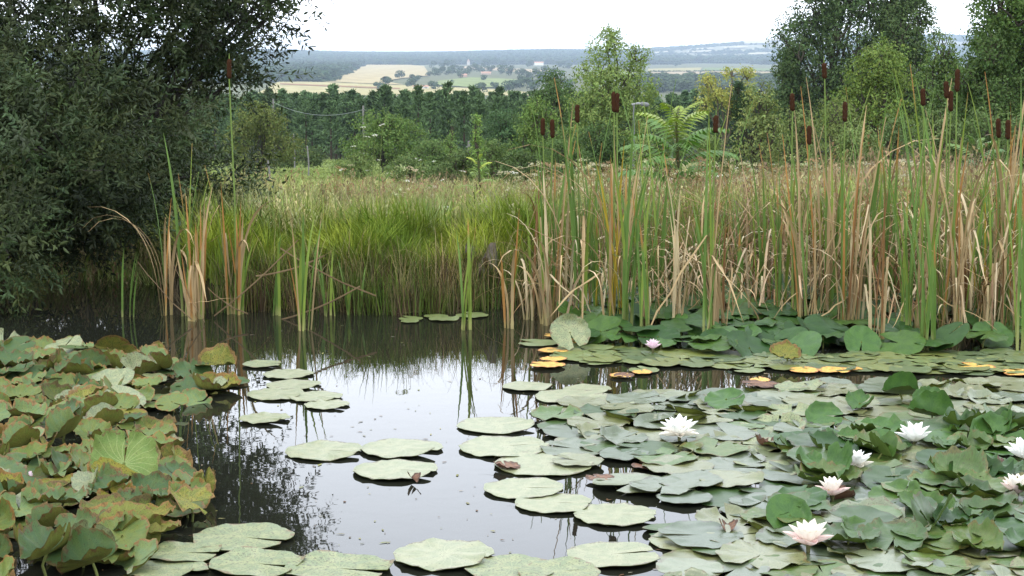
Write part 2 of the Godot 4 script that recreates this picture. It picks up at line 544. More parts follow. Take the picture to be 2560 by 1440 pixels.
func build_grass() -> void:
	# bright soft grass along the crest of the bank
	var ts := []
	var cs := []
	for i in 4200:
		var x := R(-1.95, 3.6)
		if x > 0.8 and R(0, 1) < 0.5:
			continue
		var d := shore(x) + 0.22 + R(0, 0.85)
		ts.append(tf(Vector3(x, ground(x, -d * K), -d * K), R(0.5, 1.25) * (1.0 + 0.75 * noise.get_noise_2d(x * 130.0, d * 130.0)), 0.5))
		cs.append(vary(Color(0.23, 0.275, 0.035).lerp(Color(0.12, 0.18, 0.025), clampf(0.5 - 1.6 * noise.get_noise_2d(x * 110.0 + 40.0, d * 140.0), 0.0, 1.0)), 0.2))
	stuff("bank_grass", "bright green soft grass along the top of the bank", "grass", tuft(1, 18, 0.31, 0.0028, 0.07, 1.7, false), M.grass, ts, cs)
	# rushes standing on the bank face down to the water
	ts = []
	cs = []
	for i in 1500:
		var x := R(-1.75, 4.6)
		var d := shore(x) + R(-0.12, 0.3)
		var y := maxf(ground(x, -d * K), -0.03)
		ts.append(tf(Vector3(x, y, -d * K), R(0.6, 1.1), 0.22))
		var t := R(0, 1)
		cs.append(vary(Color(0.065, 0.1, 0.02) if t < 0.55 else Color(0.13, 0.11, 0.05) if t < 0.75 else Color(0.06, 0.042, 0.025), 0.4))  # tones darkened to carry the shade among dense grass on the bank face
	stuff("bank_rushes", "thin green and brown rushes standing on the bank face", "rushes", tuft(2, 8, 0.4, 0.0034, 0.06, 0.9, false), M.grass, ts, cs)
	# sedge that arches over the bank face
	ts = []
	cs = []
	for i in 240:
		var x := R(-1.7, 1.4)
		var d := shore(x) + R(-0.05, 0.15)
		ts.append(tf(Vector3(x, maxf(ground(x, -d * K), -0.02), -d * K), R(0.5, 0.95), 0.35))
		cs.append(vary([Color(0.15, 0.2, 0.035), Color(0.2, 0.19, 0.07), Color(0.28, 0.22, 0.11)][rng.randi() % 3], 0.35))
	stuff("arching_sedge", "long arching sedge blades bending over the bank face", "sedge", sedge_mesh(), M.grass, ts, cs)
	# dark dead growth under the willow
	ts = []
	cs = []
	for i in 420:
		var x := R(-4.4, -1.9)
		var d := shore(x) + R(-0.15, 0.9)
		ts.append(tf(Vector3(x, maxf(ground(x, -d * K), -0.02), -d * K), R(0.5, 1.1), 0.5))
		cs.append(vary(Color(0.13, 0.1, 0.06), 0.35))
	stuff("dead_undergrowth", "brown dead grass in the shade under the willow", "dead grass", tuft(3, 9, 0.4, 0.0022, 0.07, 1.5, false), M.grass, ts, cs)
	# thatch of broken dry leaves among the cattails
	for k in 3:
		ts = []
		cs = []
		for i in 430:
			var x := R(0.15, 3.4)
			if x < 0.9 and R(0, 1) < 0.5:
				x = R(0.9, 3.4)
			var d := shore(x) + R(-0.65, 0.45)
			var y := maxf(ground(x, -d * K), -0.02)
			var tilt := R(0.0, 0.5) if R(0, 1) < 0.75 else R(0.6, 1.35)
			var b := Basis(Vector3.UP, R(0, TAU)) * Basis(Vector3(0, 0, 1), -tilt)
			var s := R(0.3, 0.75)
			if tilt > 0.6:
				y += R(0.05, 0.4)
			ts.append(Transform3D(b * Basis.from_scale(Vector3(s, s, R(0.3, 0.65))), Vector3(x, y, -d * K)))
			cs.append(vary(Color(0.75, 0.7, 0.7), 0.4))
		stuff("dry_thatch", ["thatch of straight dry reed leaves between the cattails", "thatch of snapped dry reed leaves between the cattails", "thatch of brown curled reed leaves between the cattails"][k], "thatch", reed_shape(["tan", "tan_broken", "brown_arch"][k], 3 + k), M.reed, ts, cs)
	for k in 2:
		ts = []
		cs = []
		for i in 150:
			var x := R(0.2, 3.4)
			var d := shore(x) + R(-0.75, -0.05)
			var s := R(0.35, 0.85)
			ts.append(Transform3D(Basis(Vector3.UP, R(0, TAU)) * Basis(Vector3(0, 0, 1), -R(0.0, 0.45)) * Basis.from_scale(Vector3(s, s, R(0.5, 0.95))), Vector3(x, -0.01, -d * K)))
			cs.append(vary(Color(0.9, 0.88, 0.85), 0.3))
		stuff("bent_reed_leaves", ["pale reed leaves snapped and hanging among the cattails", "pale reed leaves arching over among the cattails"][k], "reed leaves", reed_shape(["pale_broken", "pale_arch"][k], 2 + k), M.reed, ts, cs)
	# fine stems filling the reed bed behind
	ts = []
	cs = []
	for i in 950:
		var x := R(0.3, 4.2)
		var d := shore(x) + R(-0.05, 0.7)
		ts.append(tf(Vector3(x, maxf(ground(x, -d * K), -0.02), -d * K), R(0.7, 1.25), 0.2))
		var t := R(0, 1)
		cs.append(vary(Color(0.2, 0.155, 0.08) if t < 0.55 else Color(0.11, 0.16, 0.035), 0.35))
	stuff("reed_stems", "thin dry stems filling the reed bed", "reed stems", tuft(4, 9, 0.42, 0.003, 0.08, 0.8, false), M.grass, ts, cs)
	# the meadow
	for k in 4:
		ts = []
		cs = []
		var n: int = [9000, 5000, 3000, 6500][k]
		for p in scatter(n, 8.75, 36.0, -0.36, 0.46, 1.25):
			var field: bool = p.x * K / -p.z < -0.135 + 0.012 * sin(p.z * 0.4) and -p.z > 17.0 * K
			if field:
				continue
			var patch: float = noise.get_noise_2d(p.x * 22.0, p.z * 14.0 + k * 90.0)
			if k == 2 and patch < 0.02 and p.x * K / -p.z < 0.1:
				continue
			var up: float = 1.0 + 0.35 * smoothstep(0.1, 0.3, p.x * K / -p.z)
			var big: float = 1.0 + maxf(0.0, -p.z / K - 16.0) * 0.03
			var c: Color = [Color(0.24, 0.28, 0.09), Color(0.32, 0.3, 0.145), Color(0.21, 0.15, 0.09), Color(0.15, 0.21, 0.05)][k]
			ts.append(tf(p, R(0.55, 1.3) * big * up, 0.45, 1.0 / big))
			cs.append(vary(c * (1.0 + patch * 0.8), 0.35))
		stuff("meadow_grass", ["tall pale green meadow grass behind the bank", "straw coloured seeding meadow grass behind the bank", "purple brown seeding grass in patches of the meadow", "low dark green herbs between the meadow grass"][k], "grass", tuft(10 + k, [13, 10, 12, 9][k], [0.4, 0.44, 0.5, 0.34][k], [0.004, 0.0034, 0.0026, 0.011][k], 0.09, 1.6, k == 1 or k == 2), M.grass, ts, cs)
	# dried and pale flower heads over the meadow
	var fl := MB.new()
	for i in 7:
		var p := Vector3(R(-0.05, 0.05), R(0.32, 0.52), R(-0.05, 0.05))
		fl.quad(Vector3(p.x * 0.3, 0, p.z * 0.3), Vector3(p.x * 0.3 + 0.003, 0, p.z * 0.3), p + Vector3(0.0025, 0, 0), p, Color(0.5, 0.52, 0.3))
		for j in 9:
			var q := p + Vector3(R(-0.014, 0.014), R(-0.008, 0.012), R(-0.014, 0.014))
			fl.tri(q, q + Vector3(R(-0.01, 0.01), 0.009, R(-0.01, 0.01)), q + Vector3(0.01, R(-0.006, 0.006), R(-0.01, 0.01)), Color(1, 1, 1) * R(0.8, 1.2))
	ts = []
	cs = []
	for p in scatter(1100, 8.9, 30.0, -0.14, 0.46, 1.1):
		if p.x * K / -p.z < 0.0 and R(0, 1) < 0.88:
			continue
		ts.append(tf(p, R(0.7, 1.25), 0.3))
		cs.append(vary([Color(0.42, 0.38, 0.25), Color(0.3, 0.2, 0.12), Color(0.36, 0.36, 0.18)][rng.randi() % 3], 0.25))
	stuff("meadow_seed_heads", "pale dried flower heads over the meadow grass", "seed heads", fl.mesh(), M.grass, ts, cs)
	# short turf of the grazed field down the slope
	ts = []
	cs = []
	for p in scatter(9000, 16.0, 120.0, -0.4, 0.1, 1.0):
		if p.x * K / -p.z < -0.12 or -p.z > 34.0 * K:
			var big: float = clampf(-p.z / K * 0.05, 1.0, 5.0)
			ts.append(tf(p, big * R(0.8, 1.2), 0.2, 1.0 / big))
			cs.append(vary(Color(0.18, 0.225, 0.065), 0.15))
	stuff("field_turf", "short bright green turf of the grazed field", "grass", tuft(20, 26, 0.14, 0.006, 0.2, 1.2, false), M.grass, ts, cs)

func build_umbels() -> void:
	var proto: Array[ArrayMesh] = []
	for s in 3:
		var mb := MB.new()
		rng.seed = 900 + s
		for i in 26:
			var a := R(0, TAU)
			var r := sqrt(R(0, 1)) * 0.038
			var p := Vector3(cos(a) * r, 0.004 - r * r * 4.0 * (1 if s < 2 else -3), sin(a) * r)
			for j in 4:
				var b := R(0, TAU)
				var e := Vector3(cos(b), R(-0.3, 0.5), sin(b)) * 0.009
				mb.tri(p, p + e, p + Vector3(e.z, e.y, -e.x), Color(0.62, 0.62, 0.52) * R(0.85, 1.1))
			mb.quad(Vector3(0, -0.045, 0), Vector3(0.001, -0.045, 0), p + Vector3(0.001, 0, 0), p, Color(0.16, 0.2, 0.07))
		proto.append(mb.mesh())
	rng.seed = 41
	var spots := [[908, 318, 12.5], [955, 312, 11.5], [918, 342, 13], [937, 338, 12.5], [884, 366, 14], [1050, 400, 20], [948, 402, 17], [855, 424, 17], [918, 428, 16], [1018, 452, 14], [1106, 450, 14], [1218, 433, 16], [1280, 430, 18], [1340, 440, 15], [1040, 398, 24], [1120, 520, 9.6], [1440, 500, 10], [1395, 410, 16], [1330, 412, 18]]
	for i in 26:
		var d := R(11, 20)
		spots.append([R(1000, 2300), R(405, 470), d])
	for a in spots:
		var top := D(a[0], a[1], a[2])
		var g := ground(top.x, top.z)
		if top.y - g < 0.15:
			top.y = g + 0.4
		var o := thing("wild_carrot", "wild carrot with a flat white flower head in the meadow", "wild flower", Vector3(top.x, g, top.z), "wild carrots in the meadow")
		var h := top.y - g
		var mb := MB.new()
		mb.tube([Vector3.ZERO, Vector3(R(-0.03, 0.03), h * 0.5, 0), Vector3(0, h - 0.04, 0)], [0.003, 0.0025, 0.002], 4, Color(0.13, 0.17, 0.05))
		for k in 3:
			var y := h * R(0.1, 0.6)
			var s := Vector3(R(-0.1, 0.1), R(0.02, 0.1), R(-0.1, 0.1))
			mb.quad(Vector3(0, y, 0), Vector3(0, y + 0.004, 0), Vector3(0, y, 0) + s + Vector3(0, 0.02, 0), Vector3(0, y, 0) + s - Vector3(0, 0.02, 0), Color(0.11, 0.17, 0.04))
		part("stem", mb.mesh(), M.reed, o)
		part("flower_head", proto[rng.randi() % 3], M.petal_dull, o, Transform3D(Basis(Vector3(R(-1, 1), 0, R(-1, 1)).normalized(), R(0, 0.4)) * Basis.from_scale(Vector3.ONE * R(0.55, 1.0)), Vector3(0, h, 0)))

# ---------------------------------------------------------------- lily pads
func leaf_texture(s: int, base: Color, other: Color, vein: Color, rim: Color, rim_at: float, spot: Color, spots: float) -> ImageTexture:
	var n := FastNoiseLite.new()
	n.seed = s
	n.frequency = 0.02
	n.fractal_octaves = 4
	var f := FastNoiseLite.new()
	f.seed = s + 9
	f.frequency = 0.11
	f.fractal_octaves = 3
	var S := 256
	var im := Image.create(S, S, false, Image.FORMAT_RGB8)
	for y in S:
		for x in S:
			var p := Vector2(x - S * 0.5 + 0.5, y - S * 0.5 + 0.5) / (S * 0.5) * 1.15
			var r := p.length()
			var a := atan2(p.y, p.x)
			var t := n.get_noise_2d(x, y)
			var g := f.get_noise_2d(x, y)
			var c := base.lerp(other, clampf(0.5 + t * 1.6, 0.0, 1.0))
			c = c * (1.0 + g * 0.25)
			var k := absf(fposmod(a * 11.0 / PI + 0.35 * sin(r * 5.0), 1.0) - 0.5) * r
			if k < 0.028 and r > 0.06 and r < 0.93:
				c = c.lerp(vein, 0.55)
			if g > spots:
				c = c.lerp(spot, 0.85)
			if r > rim_at + t * 0.22 + g * 0.08:
				c = c.lerp(rim * (1.0 + t * 0.5 + g * 0.6), 0.9)
			c.a = 1.0
			im.set_pixel(x, y, c.linear_to_srgb())
	return ImageTexture.create_from_image(im)

func leaf_mat(t: ImageTexture, rough: float, spec: float, back := Color.BLACK) -> StandardMaterial3D:
	var m := mat(Color.WHITE, rough, spec, back)
	m.albedo_texture = t
	m.texture_repeat = false
	return m

func pad_mesh(s: int, o: Dictionary) -> ArrayMesh:
	# a round leaf of unit radius with a slit towards +x, standing on y = 0
	var r := RandomNumberGenerator.new()
	r.seed = s
	var n := FastNoiseLite.new()
	n.seed = s
	n.frequency = 0.9
	var NA := 44
	var NR := 8
	var slit: float = o.get("slit", 0.1)
	var cup: float = o.get("cup", 0.0)
	var wave: float = o.get("wave", 0.02)
	var fold: float = o.get("fold", 0.0)
	var curl: float = o.get("curl", 0.0)
	var lift: float = o.get("lift", 0.0)
	var oval: float = o.get("oval", 1.0)
	var jag: float = o.get("jag", 0.02)
	var lip: float = o.get("lip", 0.0)
	var fa := r.randf_range(0, PI)
	var ca := r.randf_range(0, TAU)
	var kw := r.randi_range(3, 6)
	var ph := r.randf_range(0, TAU)
	var rows := []
	var cols := []
	var uv := PackedVector2Array()
	for i in NR + 1:
		var q := pow(float(i) / NR, 0.8)
		var row := PackedVector3Array()
		var cr := PackedColorArray()
		for j in NA + 1:
			var t := float(j) / NA
			var a := slit + (TAU - 2.0 * slit) * t
			var edge := 1.0 + jag * n.get_noise_2d(cos(a) * 6.0, sin(a) * 6.0) * 2.0 - 0.12 * exp(-pow(minf(a, TAU - a) / 0.25, 2.0))
			var rr := q * edge
			var x := cos(a) * rr * oval
			var z := sin(a) * rr
			var y := cup * rr * rr + wave * pow(rr, 2.5) * (sin(kw * a + ph) + 0.6 * sin((kw * 2 + 1) * a + ph * 2.0)) + wave * 1.2 * n.get_noise_2d(x * 1.6 + 5.0, z * 1.6) * rr
			y += lift * exp(-pow(a / 0.55, 2.0)) * rr * rr
			y += lip * smoothstep(0.8, 1.0, q) * (0.6 + n.get_noise_2d(cos(a) * 3.0 + 9.0, sin(a) * 3.0) * 1.6)
			var across := -x * sin(fa) + z * cos(fa)
			y += fold * absf(across) * 0.9
			if fold > 0.0:
				var sq := 1.0 - fold * 0.42
				var along := x * cos(fa) + z * sin(fa)
				x = along * cos(fa) - across * sq * sin(fa)
				z = along * sin(fa) + across * sq * cos(fa)
			if curl > 0.0:                     # one side of the rim rolls up
				var w := maxf(0.0, cos(a - ca)) * smoothstep(0.55, 1.0, q)
				y += curl * w
				x *= 1.0 - curl * w * 0.7
				z *= 1.0 - curl * w * 0.7
			row.append(Vector3(x, y, z))
			cr.append(Color.WHITE)
			uv.append(Vector2(0.5 + cos(a) * q * 0.5 / 1.15, 0.5 + sin(a) * q * 0.5 / 1.15))
		rows.append(row)
		cols.append(cr)
	var low := 1e9
	for row in rows:
		for p in row:
			low = minf(low, p.y)
	for i in rows.size():
		for j in rows[i].size():
			rows[i][j] -= Vector3(0, low, 0)
	var m := ArrayMesh.new()
	for face in 2:
		var mb := MB.new()
		mb.smooth = true
		if face == 0:
			mb.grid(rows, cols)
			mb.uv = uv
		else:
			var under := []
			for row in rows:
				var u := PackedVector3Array()
				for p in row:
					u.append(p - Vector3(0, 0.012, 0))
				under.append(u)
			mb.grid(under, cols)
			mb.uv = uv
		mb.add_to(m)
	return m

var pads := {}
func pad_variant(kind: String) -> ArrayMesh:
	if not pads.has(kind):
		var a := []
		for s in 14:
			var r := RandomNumberGenerator.new()
			r.seed = hash(kind) + s
			var o := {}
			match kind:
				"flat": o = {"wave": r.randf_range(0.008, 0.025), "slit": r.randf_range(0.03, 0.12), "lift": r.randf_range(0.0, 0.16), "jag": 0.025}
				"wavy": o = {"wave": r.randf_range(0.015, 0.05), "slit": r.randf_range(0.02, 0.16), "lift": r.randf_range(0.0, 0.2), "cup": r.randf_range(-0.02, 0.06), "jag": 0.03, "curl": r.randf_range(0.1, 0.3) if s % 4 == 0 else 0.0}
				"cupped": o = {"wave": r.randf_range(0.03, 0.07), "slit": r.randf_range(0.03, 0.2), "cup": r.randf_range(0.06, 0.24), "lip": r.randf_range(0.08, 0.2), "jag": 0.035, "curl": r.randf_range(0.15, 0.35) if s % 2 == 0 else 0.0, "fold": r.randf_range(0.1, 0.35) if s % 3 == 0 else 0.0}
				"folded": o = {"wave": r.randf_range(0.03, 0.07), "slit": r.randf_range(0.05, 0.2), "fold": r.randf_range(0.5, 1.1), "lip": 0.1, "jag": 0.035, "curl": r.randf_range(0.0, 0.2)}
				"oval": o = {"wave": r.randf_range(0.02, 0.06), "slit": r.randf_range(0.08, 0.25), "cup": r.randf_range(-0.12, 0.16), "oval": 1.18, "jag": 0.015, "lift": r.randf_range(0.0, 0.1)}
				"dead": o = {"wave": r.randf_range(0.05, 0.1), "slit": 0.3, "fold": r.randf_range(0.3, 0.9), "jag": 0.07, "curl": r.randf_range(0.1, 0.4)}
			a.append(pad_mesh(hash(kind) + s * 13, o))
		pads[kind] = a
	return pads[kind][rng.randi() % 14]

func pad(called: String, at: Vector3, radius: float, kind: String, top: Material, under: Material, label: String, group: String, yaw: float, tilt := 0.0, toward := 0.0) -> Node3D:
	# tilt raises the far side of the leaf; toward is the heading (about y) of the axis it leans to
	var b := Basis(Vector3.UP, toward) * Basis(Vector3(1, 0, 0), tilt) * Basis(Vector3.UP, yaw - toward) * Basis.from_scale(Vector3.ONE * radius)
	var o: Node3D
	var m := pad_variant(kind)
	if at.y < 0.03:
		o = MeshInstance3D.new()
		o.mesh = m
		o.name = numbered(called)
		add_child(o)
		o.transform = Transform3D(b, at)
		tag(o, label, "lily pad", group)
		o.set_surface_override_material(0, top)
		o.set_surface_override_material(1, under)
	else:                                                # a raised leaf shows its stalk
		o = thing(called, label, "lily pad", Vector3(at.x, 0, at.z), group)
		var q := part("blade", m, null, o, Transform3D(b, Vector3(0, at.y, 0)))
		q.set_surface_override_material(0, top)
		q.set_surface_override_material(1, under)
		var mb := MB.new()
		mb.smooth = true
		mb.tube([Vector3(R(-0.04, 0.04), -0.1, R(-0.06, 0.02)), Vector3(R(-0.02, 0.02), at.y * 0.5, -0.01), Vector3(0, at.y + 0.004, 0)], [0.005, 0.0045, 0.004], 5, Color(0.15, 0.17, 0.05))
		part("stalk", mb.mesh(), M.reed, o)
	return o

func looks(kind: String, r: float, big: float) -> String:      # how a pad looks, for its label
	return ("large " if r > big * 1.12 else "small " if r < big * 0.9 else "") + {"flat": "flat", "wavy": "wavy", "cupped": "bowl shaped", "folded": "folded", "oval": "oval", "dead": "crumpled"}[kind]

func radius_of(px: float, py: float, w: float) -> float:
	return 0.5 * w * W(px, py).distance_to(EYE) / F * 1.02

func fill(poly: Array, n: int, gap: float, holes := []) -> Array:     # spots on the water inside a pixel outline, at least gap metres apart
	var pg := PackedVector2Array(poly)
	var lo := pg[0]
	var hi := pg[0]
	for p in pg:
		lo = lo.min(p)
		hi = hi.max(p)
	var out := []
	for tries in n * 40:
		if out.size() >= n:
			break
		var q := Vector2(R(lo.x, hi.x), lo.y + (hi.y - lo.y) * pow(R(0, 1), 1.25))
		if not Geometry2D.is_point_in_polygon(q, pg):
			continue
		var ok := true
		for h in holes:
			if Geometry2D.is_point_in_polygon(q, PackedVector2Array(h)):
				ok = false
		var w := W(q.x, q.y)
		for e in out:
			if e[2].distance_to(w) < gap:
				ok = false
				break
		if ok:
			out.append([q.x, q.y, w])
	out.sort_custom(func(a, b): return a[1] < b[1])
	return out

func build_pads() -> void:
	var t_flat := leaf_texture(1, Color(0.225, 0.23, 0.125), Color(0.175, 0.195, 0.1), Color(0.28, 0.29, 0.17), Color(0.12, 0.1, 0.05), 1.02, Color(0.06, 0.06, 0.03), 0.47)
	var t_spot := leaf_texture(2, Color(0.2, 0.22, 0.1), Color(0.14, 0.175, 0.08), Color(0.26, 0.27, 0.12), Color(0.16, 0.11, 0.05), 1.0, Color(0.06, 0.06, 0.03), 0.28)
	var t_left := leaf_texture(3, Color(0.092, 0.148, 0.055), Color(0.115, 0.155, 0.045), Color(0.17, 0.2, 0.085), Color(0.2, 0.11, 0.04), 0.94, Color(0.06, 0.04, 0.02), 0.45)
	var t_left2 := leaf_texture(4, Color(0.19, 0.18, 0.035), Color(0.13, 0.15, 0.03), Color(0.26, 0.23, 0.09), Color(0.19, 0.11, 0.045), 0.9, Color(0.05, 0.03, 0.015), 0.3)
	var t_green := leaf_texture(5, Color(0.035, 0.082, 0.017), Color(0.045, 0.1, 0.018), Color(0.055, 0.115, 0.03), Color(0.08, 0.1, 0.03), 1.05, Color(0.08, 0.1, 0.03), 0.6)
	var t_small := leaf_texture(6, Color(0.1, 0.14, 0.04), Color(0.13, 0.155, 0.045), Color(0.15, 0.17, 0.06), Color(0.15, 0.12, 0.04), 1.02, Color(0.07, 0.07, 0.02), 0.5)
	var t_gold := leaf_texture(7, Color(0.52, 0.25, 0.025), Color(0.55, 0.38, 0.07), Color(0.5, 0.33, 0.05), Color(0.3, 0.1, 0.02), 0.9, Color(0.25, 0.09, 0.02), 0.33)
	var t_brown := leaf_texture(8, Color(0.11, 0.05, 0.03), Color(0.2, 0.1, 0.05), Color(0.14, 0.07, 0.04), Color(0.07, 0.035, 0.02), 0.8, Color(0.03, 0.02, 0.012), 0.3)
	var t_mid := leaf_texture(9, Color(0.085, 0.13, 0.04), Color(0.06, 0.11, 0.026), Color(0.11, 0.155, 0.06), Color(0.11, 0.1, 0.03), 0.96, Color(0.06, 0.06, 0.03), 0.42)
	var flat := leaf_mat(t_flat, 0.42, 0.5)
	var spot := leaf_mat(t_spot, 0.5, 0.5)
	var left := leaf_mat(t_left, 0.5, 0.3)
	var left2 := leaf_mat(t_left2, 0.6, 0.25, Color(0.25, 0.25, 0.1))
	var green := leaf_mat(t_green, 0.42, 0.32)
	var small := leaf_mat(t_small, 0.42, 0.5)
	var gold := leaf_mat(t_gold, 0.5, 0.5)
	var brown := leaf_mat(t_brown, 0.6, 0.4)
	var middle := leaf_mat(t_mid, 0.42, 0.42)
	var olive := mat(Color(0.12, 0.14, 0.022), 0.5, 0.4, Color(0.2, 0.2, 0.05))
	var olive2 := leaf_mat(leaf_texture(12, Color(0.13, 0.155, 0.03), Color(0.15, 0.15, 0.03), Color(0.22, 0.21, 0.07), Color(0.18, 0.1, 0.04), 0.97, Color(0.09, 0.06, 0.02), 0.35), 0.6, 0.3, Color(0.2, 0.2, 0.05))
	var fan := leaf_mat(leaf_texture(13, Color(0.12, 0.185, 0.045), Color(0.14, 0.195, 0.05), Color(0.27, 0.31, 0.13), Color(0.2, 0.15, 0.06), 1.0, Color(0.06, 0.07, 0.02), 0.5), 0.5, 0.3, Color(0.2, 0.25, 0.08))
	var under_green := mat(Color(0.075, 0.12, 0.018), 0.45, 0.5, Color(0.2, 0.25, 0.05))
	var reddish := mat(Color(0.11, 0.05, 0.03), 0.5, 0.4)

	var tones := func(m: StandardMaterial3D) -> Array:      # the same leaf in a few shades of green
		var out := []
		for k in [Color(0.82, 0.85, 0.85), Color(1, 1, 1), Color(1.12, 1.06, 0.95), Color(0.95, 0.92, 0.8), Color(0.68, 0.75, 0.7)]:
			var q: StandardMaterial3D = m.duplicate()
			q.albedo_color = Color(minf(k.r, 1.0), minf(k.g, 1.0), minf(k.b, 1.0)) if k.r <= 1.0 else Color(1.0, 0.97, 0.86)
			out.append(q)
		return out
	var wet := leaf_mat(leaf_texture(14, Color(0.135, 0.155, 0.082), Color(0.115, 0.14, 0.07), Color(0.19, 0.2, 0.12), Color(0.12, 0.1, 0.05), 1.0, Color(0.05, 0.05, 0.025), 0.42), 0.34, 0.55)
	var flats: Array = tones.call(wet)
	var middles: Array = tones.call(middle)
	var greens: Array = tones.call(green)
	var smalls: Array = tones.call(small)
	var lefts: Array = tones.call(left)
	var left2s: Array = tones.call(left2)
	# hand-placed pads on the open water
	rng.seed = 7
	var og := "pale pads on the open water"
	for a in [[1112, 1390, 245, 0.3], [1005, 1122, 202, 0.35], [990, 1176, 208, 0.4], [812, 1128, 190, 0.2], [662, 1047, 122, 0.3], [1240, 1063, 190, -0.2], [1262, 1118, 225, -0.1], [1362, 1160, 245, 0.0], [1312, 1222, 200, 0.05], [1385, 1258, 190, 0.1], [1535, 1388, 225, -0.1], [1540, 1288, 205, 0.2], [1722, 1352, 190, -0.3], [1320, 966, 125, 0.1], [1470, 974, 120, 0.2], [1425, 992, 170, 0.3], [722, 936, 125, 0.1], [735, 962, 135, 0.2], [690, 986, 140, 0.1], [790, 992, 130, 0.4], [818, 1012, 110, 0.2], [1405, 1030, 150, 0.2], [1500, 1010, 190, 0.3]]:
		var l := "pale green round lily pad lying flat on the open water"
		if a[0] < 850 and a[1] < 1020:
			l = "pale lily pad in the string of five beside the heap's tip"
		elif a[0] < 700:
			l = "small pale lily pad alone between the heap and the open water"
		elif a[0] < 1010 and a[1] < 1200:
			l = "pale lily pad in the group of three alone in mid pond"
		elif a[1] < 1040:
			l = "pale lily pad at the mat's edge near the yellow pads"
		elif a[1] < 1300:
			l = "pale lily pad in the file along the mat's open edge"
		pad("lily_pad", W(a[0], a[1], 0.006), radius_of(a[0], a[1], a[2]), "flat", flat, olive, l, l, -a[3] + R(-0.15, 0.15), R(-0.015, 0.015))
	for a in [[610, 1345, 240], [462, 1384, 175], [642, 1412, 225], [848, 1425, 260], [1280, 1422, 225], [1400, 1434, 200], [655, 910, 95], [420, 1425, 190]]:
		pad("lily_pad", W(a[0], a[1], 0.008), radius_of(a[0], a[1], a[2]), "wavy", spot, olive, "dark speckled yellow green lily pad lying low on the water", "speckled pads", R(-0.5, 0.5), R(-0.03, 0.03))

	# small flat pads along the reed bed
	rng.seed = 21
	for a in fill([Vector2(1500, 872), Vector2(1850, 888), Vector2(2560, 886), Vector2(2640, 930), Vector2(2330, 935), Vector2(1900, 920), Vector2(1650, 912), Vector2(1420, 905), Vector2(1390, 885)], 125, 0.082):
		var r := R(0.075, 0.115)
		pad("small_lily_pad", a[2] + Vector3(0, R(0.003, 0.012), 0), r, "flat", smalls[rng.randi() % 5], olive, "small green lily pad in the flat carpet before the reed bed", "small pads before the reed bed", R(0, TAU), R(-0.03, 0.03))
	for a in [[1345, 857, 100], [1440, 868, 90], [1420, 890, 80], [1490, 905, 85], [1870, 925, 82], [1610, 925, 75], [1015, 779, 85], [1027, 796, 60], [1025, 803, 45], [1110, 797, 75], [1180, 788, 80], [1090, 790, 60]]:
		pad("small_lily_pad", W(a[0], a[1], 0.006), radius_of(a[0], a[1], a[2]), "flat", small, olive, "small green lily pad floating alone near the bank", "single small pads near the bank", R(0, TAU))
	for a in [[1368, 912, 88, 1], [1385, 898, 70, 0], [1383, 876, 75, 0], [1385, 838, 50, 0], [1440, 852, 60, 0], [1605, 930, 50, 0], [2010, 925, 70, 1], [2085, 925, 80, 0], [2130, 922, 50, 0], [1900, 950, 50, 0], [2440, 918, 90, 0], [2550, 932, 80, 0], [2330, 960, 70, 1], [2280, 868, 40, 0], [1555, 938, 60, 1]]:
		pad("yellow_lily_pad", W(a[0], a[1], 0.01), radius_of(a[0], a[1], a[2]), "flat", gold, gold, "fading orange yellow lily pad at the edge of the small green ones", "yellowed pads", R(0, TAU), R(-0.03, 0.03))

	# emergent oval leaves among the cattail feet
	rng.seed = 33
	for a in fill([Vector2(1420, 830), Vector2(1480, 770), Vector2(1700, 768), Vector2(2000, 762), Vector2(2560, 765), Vector2(2620, 860), Vector2(2300, 882), Vector2(1900, 890), Vector2(1620, 882), Vector2(1440, 862)], 165, 0.092, [[Vector2(2270, 830), Vector2(2430, 830), Vector2(2430, 875), Vector2(2270, 870)]]):
		var h := R(0.03, 0.07) + 0.08 * smoothstep(850, 780, a[1])
		var r := R(0.07, 0.12)
		var tl := R(-0.2, 0.68)
		var l: String = ("large" if r > 0.105 else "small" if r < 0.085 else "middling") + " oval green leaf " + ("standing on edge" if tl > 0.5 else "tilted up" if tl > 0.2 else "held level") + (" at the cattails' feet" if a[1] < 820 else " over the small pads' edge")
		pad("raised_lily_leaf", a[2] + Vector3(0, h, 0), r, "oval", greens[rng.randi() % 5], under_green, l, l, R(0, TAU), tl, R(-1.1, 1.1))
	pad("pale_lily_leaf", W(1425, 832, 0.09), radius_of(1425, 832, 95), "cupped", spot, olive2, "large pale speckled leaf standing up beside the cattail feet", "", R(0, TAU), 0.9, 0.1)
	pad("pale_lily_leaf", W(1962, 888, 0.05), radius_of(1962, 888, 75), "cupped", left2, olive2, "withered yellow leaf beside a dark bud before the reed bed", "", R(0, TAU), 0.5, 0.1)

	# the wavy mat on the right
	rng.seed = 55
	var mat_poly := [Vector2(1350, 1025), Vector2(1640, 990), Vector2(1900, 980), Vector2(2200, 968), Vector2(2860, 950), Vector2(2860, 1500), Vector2(1640, 1500), Vector2(1700, 1420), Vector2(1800, 1370), Vector2(1650, 1330), Vector2(1640, 1240), Vector2(1440, 1165), Vector2(1400, 1090)]
